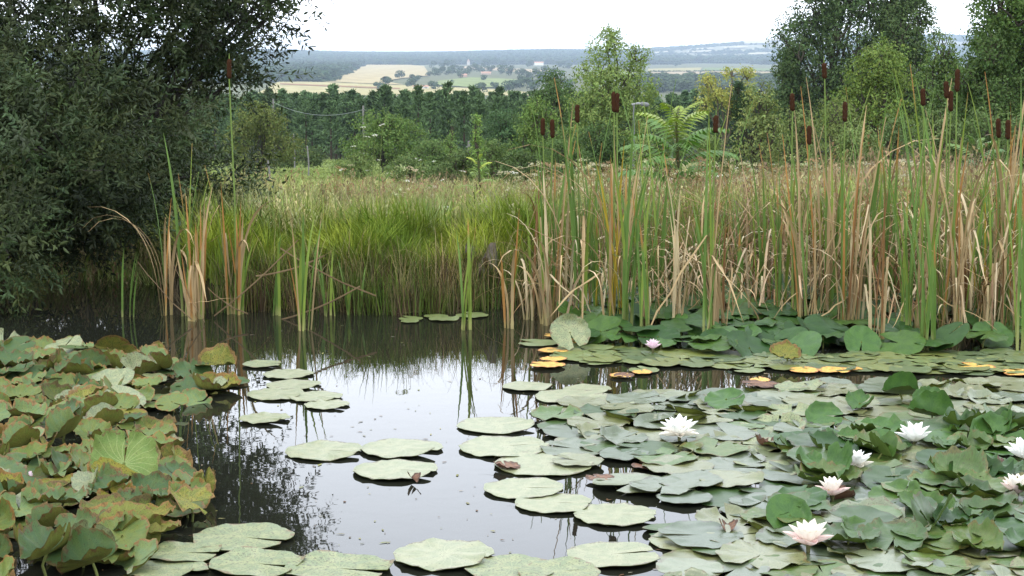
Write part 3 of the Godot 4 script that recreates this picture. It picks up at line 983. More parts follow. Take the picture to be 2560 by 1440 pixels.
	for a in fill(mat_poly, 300, 0.115, [[Vector2(1450, 1155), Vector2(1660, 1150), Vector2(1690, 1210), Vector2(1470, 1215)], [Vector2(1640, 1265), Vector2(1800, 1250), Vector2(1790, 1325), Vector2(1650, 1330)], [Vector2(1840, 1180), Vector2(1980, 1180), Vector2(1980, 1215), Vector2(1850, 1215)]]):
		var t := R(0, 1)
		var r := R(0.09, 0.14)
		var k := "wavy" if t < 0.75 else "flat"
		var u := fmod(t * 17.0, 1.0)
		var l: String = looks(k, r, 0.115) + (" pale grey green" if u < 0.76 else " mid green" if u < 0.93 else " dark speckled") + " lily pad in the crowded mat around the lone white bloom"
		pad("mat_lily_pad", a[2] + Vector3(0, R(0.004, 0.02), 0), r, k, flats[rng.randi() % 5] if u < 0.76 else middles[rng.randi() % 5] if u < 0.93 else spot, olive, l, l, R(0, TAU), R(-0.03, 0.05), R(-1.5, 1.5))
	# leaves pushed up out of the mat, leaving room for the blooms
	var room := []
	for q in BLOOMS:
		room.append([Vector2(q[0] - 62, q[1] - 40), Vector2(q[0] + 62, q[1] - 40), Vector2(q[0] + 75, q[1] + 95), Vector2(q[0] - 75, q[1] + 95)])
	for a in fill([Vector2(1960, 1120), Vector2(2200, 1090), Vector2(2560, 1080), Vector2(2660, 1400), Vector2(2420, 1400), Vector2(2100, 1380), Vector2(1960, 1300), Vector2(2060, 1210)], 105, 0.075, room):
		var t := R(0, 1)
		var r := R(0.075, 0.12)
		var k: String = ["wavy", "cupped", "wavy", "wavy", "cupped", "folded", "wavy"][rng.randi() % 7]
		var l := looks(k, r, 0.1) + (" mid green" if t < 0.6 else " dark green") + " lily pad raised among the cluster of blooms"
		pad("raised_lily_pad", a[2] + Vector3(0, R(0.03, 0.045), 0), r, k, middles[rng.randi() % 5] if t < 0.6 else greens[rng.randi() % 5], under_green, l, l, R(0, TAU), R(-0.07, 0.24), R(-1.4, 1.4))
	for a in [[2250, 985, 110, 0.7, "folded"], [2320, 1000, 90, 0.8, "cupped"], [2150, 1010, 90, 0.5, "cupped"], [1815, 1000, 120, 0.35, "wavy"], [2060, 1040, 110, 0.5, "wavy"], [1975, 1290, 140, 1.0, "wavy"], [2330, 1040, 130, 0.7, "folded"], [2210, 1105, 90, 0.9, "oval"], [2490, 1095, 170, 0.7, "wavy"]]:
		pad("raised_lily_pad", W(a[0], a[1], 0.04), radius_of(a[0], a[1], a[2]) * 0.85, a[4], green, under_green, "fresh green lily pad standing on edge out of the grey green mat", "pads standing on edge in the mat", R(-0.5, 0.5), a[3] * 0.8, R(-0.4, 0.4))
	for a in [[1915, 1112, 66, "cupped"], [1820, 1325, 70, "folded"], [1620, 1165, 80, "wavy"], [1265, 1166, 70, "wavy"], [1035, 1200, 50, "dead"], [2520, 1190, 90, "dead"], [1900, 962, 90, "wavy"], [1560, 938, 50, "wavy"], [1500, 1195, 70, "wavy"], [2105, 1250, 70, "folded"]]:
		pad("brown_lily_pad", W(a[0], a[1], 0.012), radius_of(a[0], a[1], a[2]), a[3], brown, reddish, "shrivelled dark brown lily pad sinking between the green ones", "brown dying pads", R(0, TAU), R(-0.05, 0.12), R(-1, 1))

	# the withering heap on the left
	rng.seed = 78
	var heap := [Vector2(-260, 885), Vector2(200, 880), Vector2(330, 910), Vector2(470, 940), Vector2(600, 962), Vector2(560, 1000), Vector2(400, 1040), Vector2(395, 1110), Vector2(440, 1190), Vector2(500, 1230), Vector2(480, 1300), Vector2(390, 1370), Vector2(330, 1440), Vector2(-260, 1520)]
	for a in fill(heap, 300, 0.075, [[Vector2(0, 1330), Vector2(180, 1370), Vector2(180, 1440), Vector2(0, 1440)]]):
		var t := R(0, 1)
		var high: float = smoothstep(620, 250, a[0])
		var r := R(0.065, 0.105)
		var k: String = ["cupped", "cupped", "wavy", "cupped", "folded", "wavy", "cupped"][rng.randi() % 7]
		var l := looks(k, r, 0.085) + (" grey green" if t < 0.78 else " yellowing" if t < 0.93 else " speckled") + " lily pad with a brown rim in the withering heap"
		pad("withering_lily_pad", a[2] + Vector3(0, R(0.003, 0.025) + R(0.0, 0.05) * high, 0), r, k, lefts[rng.randi() % 5] if t < 0.78 else left2s[rng.randi() % 5] if t < 0.93 else spot, olive2, l, l, R(0, TAU), R(-0.12, 0.62), R(-1.3, 1.3))
	for a in [[280, 860, 70, 1.2, "folded"], [310, 880, 60, 1.1, "dead"], [395, 870, 45, 1.2, "dead"], [435, 1130, 60, 1.35, "folded"], [515, 1200, 65, 0.9, "dead"], [545, 900, 90, 0.6, "dead"], [475, 1250, 110, 0.2, "dead"]]:
		pad("dry_lily_pad", W(a[0], a[1] + 12, 0.06), radius_of(a[0], a[1], a[2]) * 1.15, a[4], left2, olive2, "dry yellow brown lily pad standing on edge out of the heap", "dry pads standing in the heap", R(0, TAU), a[3], R(-0.5, 0.5))
	pad("torn_lily_pad", W(320, 1330, 0.05), radius_of(320, 1330, 150), "wavy", olive2, spot, "large pale yellow leaf turned underside up with bold veins", "", 0.6, 0.9, 0.2)
	pad("torn_lily_pad", W(310, 1160, 0.08), radius_of(310, 1160, 165), "cupped", fan, under_green, "bright green leaf with fanned veins on top of the heap", "", 1.6, 0.9, 0.1)
	pad("torn_lily_pad", W(225, 1365, 0.04), radius_of(225, 1365, 120), "folded", spot, olive2, "silvery spotted leaf folded upright at the heap's lower edge", "", 1.6, 0.8, 0.3)
	pad("torn_lily_pad", W(110, 1385, 0.03), radius_of(110, 1385, 170), "cupped", left, olive2, "boat shaped curled leaf at the bottom of the heap", "", 1.6, -0.3, 0.3)

func build_debris() -> void:        # bits of dead leaf and seed fluff on the water
	rng.seed = 120
	var mb := MB.new()
	mb.tri(Vector3(-0.5, 0, 0), Vector3(0.3, 0.1, 0.35), Vector3(0.5, 0, -0.2), Color.WHITE)
	mb.tri(Vector3(-0.5, 0, 0), Vector3(0.5, 0, -0.2), Vector3(0.0, 0.06, -0.4), Color.WHITE)
	var ts := []
	var cs := []
	for i in 300:
		var p := W(R(350, 2560), R(800, 1440), 0.002)
		if i % 3 == 0:
			p = W(R(600, 1450), R(790, 1440), 0.002)
		var s := R(0.004, 0.016)
		ts.append(Transform3D(Basis(Vector3.UP, R(0, TAU)) * Basis.from_scale(Vector3(s * R(1, 2.5), s * 0.4, s)), p))
		cs.append(vary([Color(0.1, 0.06, 0.03), Color(0.2, 0.18, 0.13), Color(0.2, 0.2, 0.08)][rng.randi() % 3], 0.3))
	stuff("water_debris", "tiny bits of dead leaf and fluff floating on the pond", "debris", mb.mesh(), M.grass, ts, cs)

# ---------------------------------------------------------------- blooms
const BLOOMS := [
	[1698, 1112, 100, "wide open pure white bloom alone in the grey green mat", "white", "cream", 1.0], [2284, 1128, 92, "white bloom against a large upright blue green leaf", "white", "white", 0.75],
	[2140, 1194, 84, "white bloom tucked behind a green leaf tilted on edge", "white", "cream", 0.85], [2080, 1266, 84, "cream bloom with pink outer petals leaning beside a brown folded leaf", "cream", "blush", 0.7],
	[2020, 1392, 118, "large white bloom with yellow centre and pink outer petals", "cream", "blush", 0.85], [2556, 1170, 90, "white bloom behind a dry curled leaf", "white", "white", 0.8],
	[2540, 1262, 90, "cream pink bloom beside a brown tangle of dead leaves", "cream", "blush", 0.65], [1632, 890, 44, "small pink white bloom on the small pads before the reeds", "pink", "pink", 0.75],
	[78, 1226, 34, "half closed pink bud in the withering heap", "pink", "pink", 0.1], [1985, 902, 34, "closed dark bud standing above the small pads", "dark", "dark", 0.02]]

func petal_mesh(width: float, cup: float) -> ArrayMesh:
	var mb := MB.new()
	mb.smooth = true
	var rows := []
	var cols := []
	for i in 8:
		var t := i / 7.0
		var w := width * pow(sin(PI * pow(t * 0.96 + 0.02, 0.75)), 0.8) + 0.001
		var row := PackedVector3Array()
		var cr := PackedColorArray()
		for j in 5:
			var s := (j - 2) / 2.0
			row.append(Vector3(s * w, cup * s * s * w + 0.12 * t * t, t))
			cr.append(Color.WHITE)
		rows.append(row)
		cols.append(cr)
	mb.grid(rows, cols)
	return mb.mesh()

const BH := 0.035          # how high a bloom is carried

func build_bloom(px: float, py: float, w: float, label: String, m: Material, outer: Material, open := 1.0, center := true) -> void:
	# py is the foot of the bloom on the water
	var at := W(px, py)
	var size := radius_of(px, py, w) * 1.1
	var o := thing("water_lily", label, "water lily", at, "")
	o.rotation.y = R(0, TAU)
	var narrow := petal_mesh(0.23, 0.8)
	var whorls := [[6, 1.0, 0.05], [7, 1.02, 0.5], [6, 0.9, 0.95]]
	for k in whorls.size():
		var q: Array = whorls[k]
		for i in q[0]:
			var a: float = TAU * (i + 0.5 * (k % 2) + R(-0.12, 0.12)) / q[0]
			var lift: float = lerpf(1.35, q[2], open) + R(-0.1, 0.1)
			var b := Basis(Vector3.UP, a) * Basis(Vector3(1, 0, 0), -lift) * Basis.from_scale(Vector3(1, 1, 1) * size * q[1] * R(0.92, 1.05))
			part("petal", narrow, outer if k == 0 else m, o, Transform3D(b, Vector3(0, BH + 0.004 * k, 0)))
	if center:
		var mb := MB.new()
		for i in 46:
			var a := R(0, TAU)
			var r := R(0.06, 0.3) * size
			var p := Vector3(cos(a) * r * 0.4, BH + 0.01, sin(a) * r * 0.4)
			var e := Vector3(cos(a) * r, BH + 0.01 + size * R(0.22, 0.4), sin(a) * r)
			var s := Vector3(-sin(a), 0, cos(a)) * 0.0022
			mb.quad(p - s, p + s, e + s, e - s, Color(0.75, 0.5, 0.03))
		part("stamens", mb.mesh(), M.reed, o)
	var st := MB.new()
	st.smooth = true
	st.tube([Vector3(0.01, -0.12, 0), Vector3(0, 0, 0), Vector3(0, BH + 0.005, 0)], [0.005, 0.005, 0.008], 6, Color(0.1, 0.1, 0.04))
	part("stalk", st.mesh(), M.reed, o)

func build_blooms() -> void:
	rng.seed = 99
	var white := mat(Color(0.82, 0.82, 0.78), 0.5, 0.4, Color(0.35, 0.35, 0.33))
	var blush := mat(Color(0.8, 0.62, 0.58), 0.5, 0.4, Color(0.35, 0.28, 0.26))
	var pink := mat(Color(0.8, 0.68, 0.72), 0.5, 0.4, Color(0.35, 0.2, 0.28))
	var cream := mat(Color(0.8, 0.75, 0.66), 0.5, 0.4, Color(0.35, 0.32, 0.28))
	var tones := {"white": white, "blush": blush, "pink": pink, "cream": cream, "dark": mat(Color(0.07, 0.035, 0.04), 0.6)}
	for q in BLOOMS:
		build_bloom(q[0], q[1], q[2], q[3], tones[q[4]], tones[q[5]], q[6], q[6] > 0.2)

# ---------------------------------------------------------------- trees
func crown_mesh(blobs: Array, count: int, size: float, col: Color, s: int, squash := 0.45, shell := 0.55, slim := 0.5) -> ArrayMesh:
	# many small folded leaves through the volume of some uneven balls: each blob is [centre, radii]
	var r := RandomNumberGenerator.new()
	r.seed = s
	var n := FastNoiseLite.new()
	n.seed = s
	n.frequency = 0.55
	var mb := MB.new()
	var vol := []
	var sum := 0.0
	for b in blobs:
		sum += pow(b[1].x * b[1].y * b[1].z, 0.667)
		vol.append(sum)
	var made := 0
	var tries := 0
	while made < count and tries < count * 4:
		tries += 1
		var pick := r.randf() * sum
		var k := 0
		while vol[k] < pick:
			k += 1
		var dir := Vector3(r.randfn(), r.randfn(), r.randfn()).normalized()
		var q: float = pow(r.randf_range(shell, 1.0), 0.6)
		var p: Vector3 = blobs[k][0] + dir * blobs[k][1] * q
		var g := n.get_noise_3d(p.x / size * 0.3, p.y / size * 0.3, p.z / size * 0.3)
		if g < -0.1 + (0.08 if q > 0.9 else 0.0):
			continue
		var tone := r.randf_range(0.8, 1.2)
		for leaf in 5:                         # a spray of leaves on one twig
			made += 1
			var f := p + Vector3(r.randfn(), r.randfn() * 0.7, r.randfn()) * size * 0.75
			var out := (dir + Vector3(r.randf_range(-1, 1), r.randf_range(-0.6, 1.0), r.randf_range(-1, 1)) * 0.9).normalized()
			var along := out.cross(Vector3(r.randf_range(-1, 1), r.randf_range(-1, 1), r.randf_range(-1, 1))).normalized()
			var w := along.cross(out)
			var l := size * r.randf_range(0.6, 1.2)
			var c := col * tone * r.randf_range(0.8, 1.2)
			c.r *= r.randf_range(0.9, 1.15)
			c.a = 1.0
			var a := f - along * l * 0.5
			var e := f + along * l * 0.5
			mb.tri(a, f + w * l * slim * 0.5 + out * l * squash * 0.3, e, c)
			mb.tri(e, f - w * l * slim * 0.5 + out * l * squash * 0.3, a, c)
	return mb.mesh()

func limb(mb: MB, a: Vector3, b: Vector3, r0: float, r1: float, col: Color, bow := 0.12) -> void:
	var l := a.distance_to(b)
	var m1 := a.lerp(b, 0.35) + Vector3(R(-1, 1), R(-0.3, 0.6), R(-1, 1)) * l * bow
	var m2 := a.lerp(b, 0.7) + Vector3(R(-1, 1), R(-0.3, 0.6), R(-1, 1)) * l * bow
	mb.tube([a, m1, m2, b], [r0, lerpf(r0, r1, 0.4), lerpf(r0, r1, 0.75), r1], 6, col)

func tree(called: String, label: String, category: String, group: String, px: float, top: float, wide: float, d: float, foot: float, blobs: Array, count: int, leaf: float, col: Color, bark := Color(0.09, 0.075, 0.055), slim := 0.5) -> Node3D:
	# blobs are given in shares of the crown's half width and height: [x, y, z, rx, ry, rz], y from 0 (foot) to 1 (top)
	var at := D(px, 128, d)
	at.y = ground(at.x, at.z)
	var h := D(px, top, d).y - at.y
	var hw := wide * 0.5 * d * K / F
	var o := thing(called, label, category, at, group)
	var bs := []
	for b in blobs:
		bs.append([Vector3(b[0] * hw, b[1] * h, b[2] * hw), Vector3(b[3] * hw, b[4] * h, b[5] * hw)])
	var mb := MB.new()
	mb.smooth = true
	var rad := 0.022 * h + 0.03
	var fork := Vector3(0, h * foot, 0)
	limb(mb, Vector3(0, -0.2, 0), fork, rad, rad * 0.7, bark, 0.04)
	for b in bs:
		limb(mb, fork * R(0.7, 1.0), b[0] + Vector3(0, b[1].y * 0.5, 0), rad * 0.5, rad * 0.12, bark, 0.08)
		for k in 3:
			limb(mb, b[0] - Vector3(0, b[1].y * 0.3, 0), b[0] + Vector3(R(-1, 1), R(0.0, 1.0), R(-1, 1)).normalized() * b[1] * 0.85, rad * 0.22, rad * 0.06, bark)
	part("trunk", mb.mesh(), M.bark, o)
	part("crown", crown_mesh(bs, count, leaf, col, hash(called + label) % 100000 + int(px), 0.45, 0.35, slim), M.leaf, o)
	return o

func lumps(n: int, s: int, y0: float, y1: float, r: float, taper := 0.5) -> Array:     # a crown of many uneven lumps inside a unit outline
	var g := RandomNumberGenerator.new()
	g.seed = s
	var a := []
	for i in n:
		var t := float(i) / maxf(1.0, n - 1)
		var y := lerpf(y0, y1, t)
		var e := sin(PI * clampf(0.18 + t * 0.72, 0.0, 1.0)) * (1.0 - taper * t)
		var ang := g.randf_range(0, TAU)
		var q := e * g.randf_range(0.35, 0.85)
		var k := r * g.randf_range(0.75, 1.3)
		a.append([cos(ang) * q, y, sin(ang) * q, k, k * 0.42, k])
	return a

func build_trees() -> void:
	rng.seed = 300
	# bushes on the near slope
	tree("oak_bush", "rounded olive brown oak bush at the edge of the grazed field", "bush", "", 645, 252, 230, 72, 0.15, lumps(16, 1, 0.22, 0.85, 0.42), 9000, 0.16, Color(0.11, 0.135, 0.04))
	tree("green_bush", "broad dome shaped green bush below the telephone pole", "bush", "", 955, 280, 270, 66, 0.15, lumps(16, 2, 0.22, 0.85, 0.42), 8000, 0.15, Color(0.105, 0.165, 0.045))
	tree("green_bush", "low green bush between the dome shaped bush and the conifer shoot", "bush", "", 1090, 345, 190, 58, 0.15, lumps(10, 3, 0.25, 0.8, 0.45), 4500, 0.14, Color(0.09, 0.14, 0.045))
	tree("field_oak", "dark green oak beside the pale willow tree", "tree", "", 1385, 180, 200, 62, 0.3, lumps(16, 4, 0.3, 0.88, 0.42), 7500, 0.15, Color(0.07, 0.115, 0.04))
	tree("field_oak", "low dark oak between the conifer shoot and the taller oak", "tree", "", 1265, 270, 190, 70, 0.3, lumps(12, 5, 0.25, 0.85, 0.45), 6000, 0.16, Color(0.055, 0.1, 0.04))
	tree("pale_willow", "tall airy light green willow tree with a loose crown", "tree", "", 1535, 66, 260, 52, 0.25, [[-0.15, 0.86, 0, 0.42, 0.1, 0.4], [0.42, 0.8, 0.1, 0.28, 0.09, 0.3], [-0.3, 0.7, -0.2, 0.5, 0.12, 0.5], [0.15, 0.66, 0.2, 0.45, 0.12, 0.5], [0.5, 0.6, 0.0, 0.4, 0.12, 0.4], [-0.5, 0.5, 0.1, 0.45, 0.12, 0.4], [0.0, 0.48, 0.3, 0.55, 0.13, 0.5], [0.55, 0.42, -0.2, 0.4, 0.12, 0.4], [-0.55, 0.3, 0.2, 0.4, 0.12, 0.4], [0.3, 0.26, 0.3, 0.5, 0.12, 0.5], [-0.1, 0.2, 0.0, 0.6, 0.12, 0.5], [-0.05, 0.95, 0, 0.22, 0.06, 0.2], [-0.2, 0.58, 0.3, 0.5, 0.12, 0.4], [0.1, 0.36, 0.4, 0.6, 0.12, 0.4], [-0.35, 0.4, 0.3, 0.5, 0.12, 0.4]], 17000, 0.12, Color(0.17, 0.235, 0.07))
	tree("green_bush", "bright green bush at the foot of the pale willow", "bush", "", 1350, 235, 170, 40, 0.15, lumps(10, 7, 0.2, 0.85, 0.45), 5500, 0.1, Color(0.11, 0.17, 0.045))
	tree("green_bush", "dark green bush under the pale willow", "bush", "", 1500, 300, 240, 38, 0.15, lumps(12, 8, 0.25, 0.8, 0.45), 6500, 0.1, Color(0.06, 0.1, 0.035))
	tree("yellow_tree", "thin crowned yellow green tree with bare forked branches", "tree", "", 1815, 140, 180, 48, 0.4, [[-0.5, 0.78, 0, 0.34, 0.09, 0.3], [0.15, 0.86, 0.1, 0.25, 0.07, 0.25], [0.6, 0.84, 0, 0.25, 0.08, 0.25], [-0.1, 0.7, 0.2, 0.4, 0.08, 0.4], [-0.6, 0.62, 0.1, 0.3, 0.08, 0.3], [0.2, 0.58, -0.1, 0.35, 0.08, 0.35], [0.65, 0.66, 0.1, 0.22, 0.08, 0.25]], 3000, 0.1, Color(0.3, 0.31, 0.085), Color(0.16, 0.14, 0.1))
	tree("ivy_column", "narrow dark column of ivy on the yellow tree's trunk", "ivy", "", 1852, 200, 62, 47.5, 0.3, [[0, 0.25, 0, 0.8, 0.2, 0.8], [0.1, 0.5, 0, 0.7, 0.2, 0.7], [0, 0.75, 0, 0.75, 0.18, 0.7], [-0.1, 0.9, 0, 0.5, 0.1, 0.5]], 2600, 0.1, Color(0.03, 0.055, 0.022))
	# the tall ones on the right
	tree("poplar", "tall dark grey green poplar group cutting into the sky", "tree", "", 2105, -90, 400, 75, 0.12, lumps(40, 11, 0.18, 0.97, 0.3, 0.15), 34000, 0.2, Color(0.06, 0.095, 0.036))
	tree("poplar", "second dark poplar crown joined to the tall one", "tree", "", 2260, -60, 210, 73, 0.12, lumps(26, 12, 0.25, 0.95, 0.38, 0.25), 20000, 0.2, Color(0.065, 0.1, 0.036))
	tree("poplar", "narrow dark poplar on the outer side of the tall group", "tree", "", 1985, 130, 110, 74, 0.12, lumps(14, 13, 0.2, 0.93, 0.45, 0.5), 8000, 0.2, Color(0.06, 0.095, 0.036))
	tree("walnut_tree", "rounded light green tree before the dark poplars", "tree", "", 2200, 118, 300, 42, 0.25, lumps(22, 14, 0.3, 0.92, 0.36, 0.45), 12000, 0.11, Color(0.13, 0.185, 0.045))
	tree("walnut_tree", "mid green tree between the light tree and the big broadleaf", "tree", "", 2360, 95, 170, 46, 0.3, lumps(16, 15, 0.3, 0.9, 0.42, 0.4), 8000, 0.12, Color(0.09, 0.14, 0.04))
	tree("broadleaf_tree", "big dark green broadleaf tree at the meadow's end", "tree", "", 2590, -190, 400, 34, 0.25, lumps(46, 16, 0.2, 0.95, 0.3, 0.1), 34000, 0.11, Color(0.07, 0.12, 0.03))
	tree("broadleaf_tree", "lower dark broadleaf crown under the big one", "tree", "", 2480, 80, 280, 33, 0.2, lumps(24, 17, 0.2, 0.9, 0.4, 0.3), 16000, 0.1, Color(0.06, 0.1, 0.03))
	# shrubs in front of them
	var shr := [[1905, 210, 150, 24, Color(0.162, 0.202, 0.069)], [1985, 265, 170, 26, Color(0.135, 0.176, 0.062)], [2090, 240, 200, 30, Color(0.121, 0.156, 0.050)], [2150, 310, 180, 23, Color(0.135, 0.182, 0.062)], [2260, 290, 200, 25, Color(0.101, 0.150, 0.056)], [2370, 275, 190, 24, Color(0.108, 0.150, 0.056)], [2480, 270, 200, 22, Color(0.095, 0.143, 0.050)], [2570, 290, 180, 21, Color(0.095, 0.143, 0.050)], [1790, 330, 160, 27, Color(0.121, 0.169, 0.056)], [1660, 300, 170, 33, Color(0.135, 0.195, 0.062)], [1410, 330, 150, 30, Color(0.081, 0.130, 0.044)], [1240, 350, 150, 34, Color(0.101, 0.150, 0.050)], [1150, 380, 130, 30, Color(0.095, 0.137, 0.050)], [1030, 385, 170, 30, Color(0.108, 0.156, 0.056)], [1320, 375, 150, 27, Color(0.068, 0.104, 0.037)], [900, 385, 150, 36, Color(0.121, 0.169, 0.056)]]
	for i in shr.size():
		var a: Array = shr[i]
		var sl: String = ("light green" if a[4].g > 0.17 else "dark green" if a[4].g < 0.14 else "mid green") + (" hedge shrub under the tall poplars" if a[0] > 1950 and a[0] < 2300 else " hedge shrub below the big broadleaf tree" if a[0] >= 2300 else " hedge shrub beside the sumac" if a[0] > 1600 else " hedge shrub along the meadow's far edge")
		tree("hedge_shrub", sl, "shrub", "hedge shrubs behind the meadow", a[0], a[1], a[2], a[3], 0.12, lumps(11, 60 + i, 0.2, 0.85, 0.5, 0.3), 4200, 0.065, a[4])
	# a row of dark brambles at the field's far edge
	for i in 5:
		tree("bramble_bush", "low dark bramble bush at the far edge of the grazed field", "bush", "brambles at the field edge", 560 + i * 52, 372 + 8 * (i % 2), 80, 86, 0.2, lumps(7, 90 + i, 0.3, 0.8, 0.6), 1500, 0.16, Color(0.075, 0.11, 0.04))
	# thin conifer-like shoot
	tree("seedling_tree", "slim pale green shoot rising above the brambles", "sapling", "", 1192, 282, 62, 30, 0.6, [[0, 0.3, 0, 0.9, 0.2, 0.9], [0, 0.55, 0, 0.6, 0.2, 0.6], [0, 0.8, 0, 0.35, 0.2, 0.35]], 1500, 0.06, Color(0.17, 0.26, 0.07))
	tree("seedling_tree", "shorter pale green shoot beside the slim one", "sapling", "", 1128, 300, 56, 32, 0.6, [[0, 0.3, 0, 0.9, 0.2, 0.9], [0, 0.6, 0, 0.6, 0.2, 0.6], [0, 0.85, 0, 0.3, 0.15, 0.3]], 1200, 0.06, Color(0.13, 0.2, 0.06))

func pine_mesh(s: int) -> ArrayMesh:
	var r := RandomNumberGenerator.new()
	r.seed = s
	var mb := MB.new()
	for i in 46:
		var t := pow(r.randf(), 0.8)
		var y := 0.12 + 0.86 * t
		var a := r.randf_range(0, TAU)
		var l := (1.0 - t) * 0.3 * r.randf_range(0.7, 1.15) + 0.035
		var dir := Vector3(cos(a), r.randf_range(0.1, 0.55), sin(a)).normalized()
		for j in 22:
			var p := Vector3(0, y, 0) + dir * l * sqrt(r.randf()) + Vector3(r.randf_range(-1, 1), r.randf_range(-0.7, 0.7), r.randf_range(-1, 1)) * 0.03
			var e := (dir + Vector3(r.randf_range(-1, 1), r.randf_range(-0.2, 1.2), r.randf_range(-1, 1))).normalized() * 0.035
			var w := e.cross(Vector3(r.randf_range(-1, 1), r.randf_range(-1, 1), r.randf_range(-1, 1))).normalized() * 0.011
			var c := Color(0.07, 0.115, 0.046) * r.randf_range(0.6, 1.4)
			c.a = 1.0
			mb.quad(p - e - w, p - e + w, p + e + w * 0.4, p + e - w * 0.4, c)
	return mb.mesh()

func build_pines() -> void:
	rng.seed = 400
	var crowns := []
	for s in 5:
		crowns.append(pine_mesh(500 + s))
	var tb := MB.new()
	tb.smooth = true
	tb.tube([Vector3(0, -0.03, 0), Vector3(0, 0.5, 0), Vector3(0, 0.97, 0)], [0.018, 0.012, 0.003], 6, Color(0.08, 0.06, 0.045))
	var trunk := tb.mesh()
	var spots := []
	var front := [[1045, 214, 118], [1120, 205, 122], [1010, 222, 128], [960, 212, 135], [1075, 232, 112], [1160, 228, 118], [1200, 238, 112], [1240, 240, 110], [1300, 246, 120], [1185, 216, 150]]
	for a in front:
		spots.append(a)
	for i in 190:
		var d := 118.0 * pow(2.3, pow(R(0, 1), 0.9))
		spots.append([R(520, 1480), R(228, 250) + maxf(0.0, 150.0 - d) * 0.6, d])
	for i in 30:
		spots.append([R(1440, 2100), R(225, 250), R(140, 260)])
	for a in spots:
		var p := D(a[0], a[1], a[2])
		var g := ground(p.x, p.z)
		var h: float = clampf(p.y - g, 4.0, 14.0)
		var o := thing("pine_tree", "dark green pine in the plantation below the meadow", "tree", Vector3(p.x, g, p.z), "pines of the plantation")
		var w := R(0.8, 1.15)
		var b := Basis(Vector3.UP, R(0, TAU)) * Basis.from_scale(Vector3(h * w, h, h * w))
		part("trunk", trunk, M.bark, o, Transform3D(b, Vector3.ZERO))
		part("crown", crowns[rng.randi() % 5], M.pine, o, Transform3D(b, Vector3.ZERO))
	var ts := []
	var cs := []
	for i in 1700:
		var d := 150.0 * pow(4.2, R(0, 1))
		var x := R(-0.3, 0.36) * d
		ts.append(Transform3D(Basis(Vector3.UP, R(0, TAU)) * Basis.from_scale(Vector3(9, R(6.3, 8.3), 9)), Vector3(x, ground(x, -d * K), -d * K)))
		cs.append(vary(Color(1, 1, 1), 0.2))
	stuff("pine_wood", "the rest of the pine plantation reading as one mass", "pine wood", crowns[2], M.pine, ts, cs)

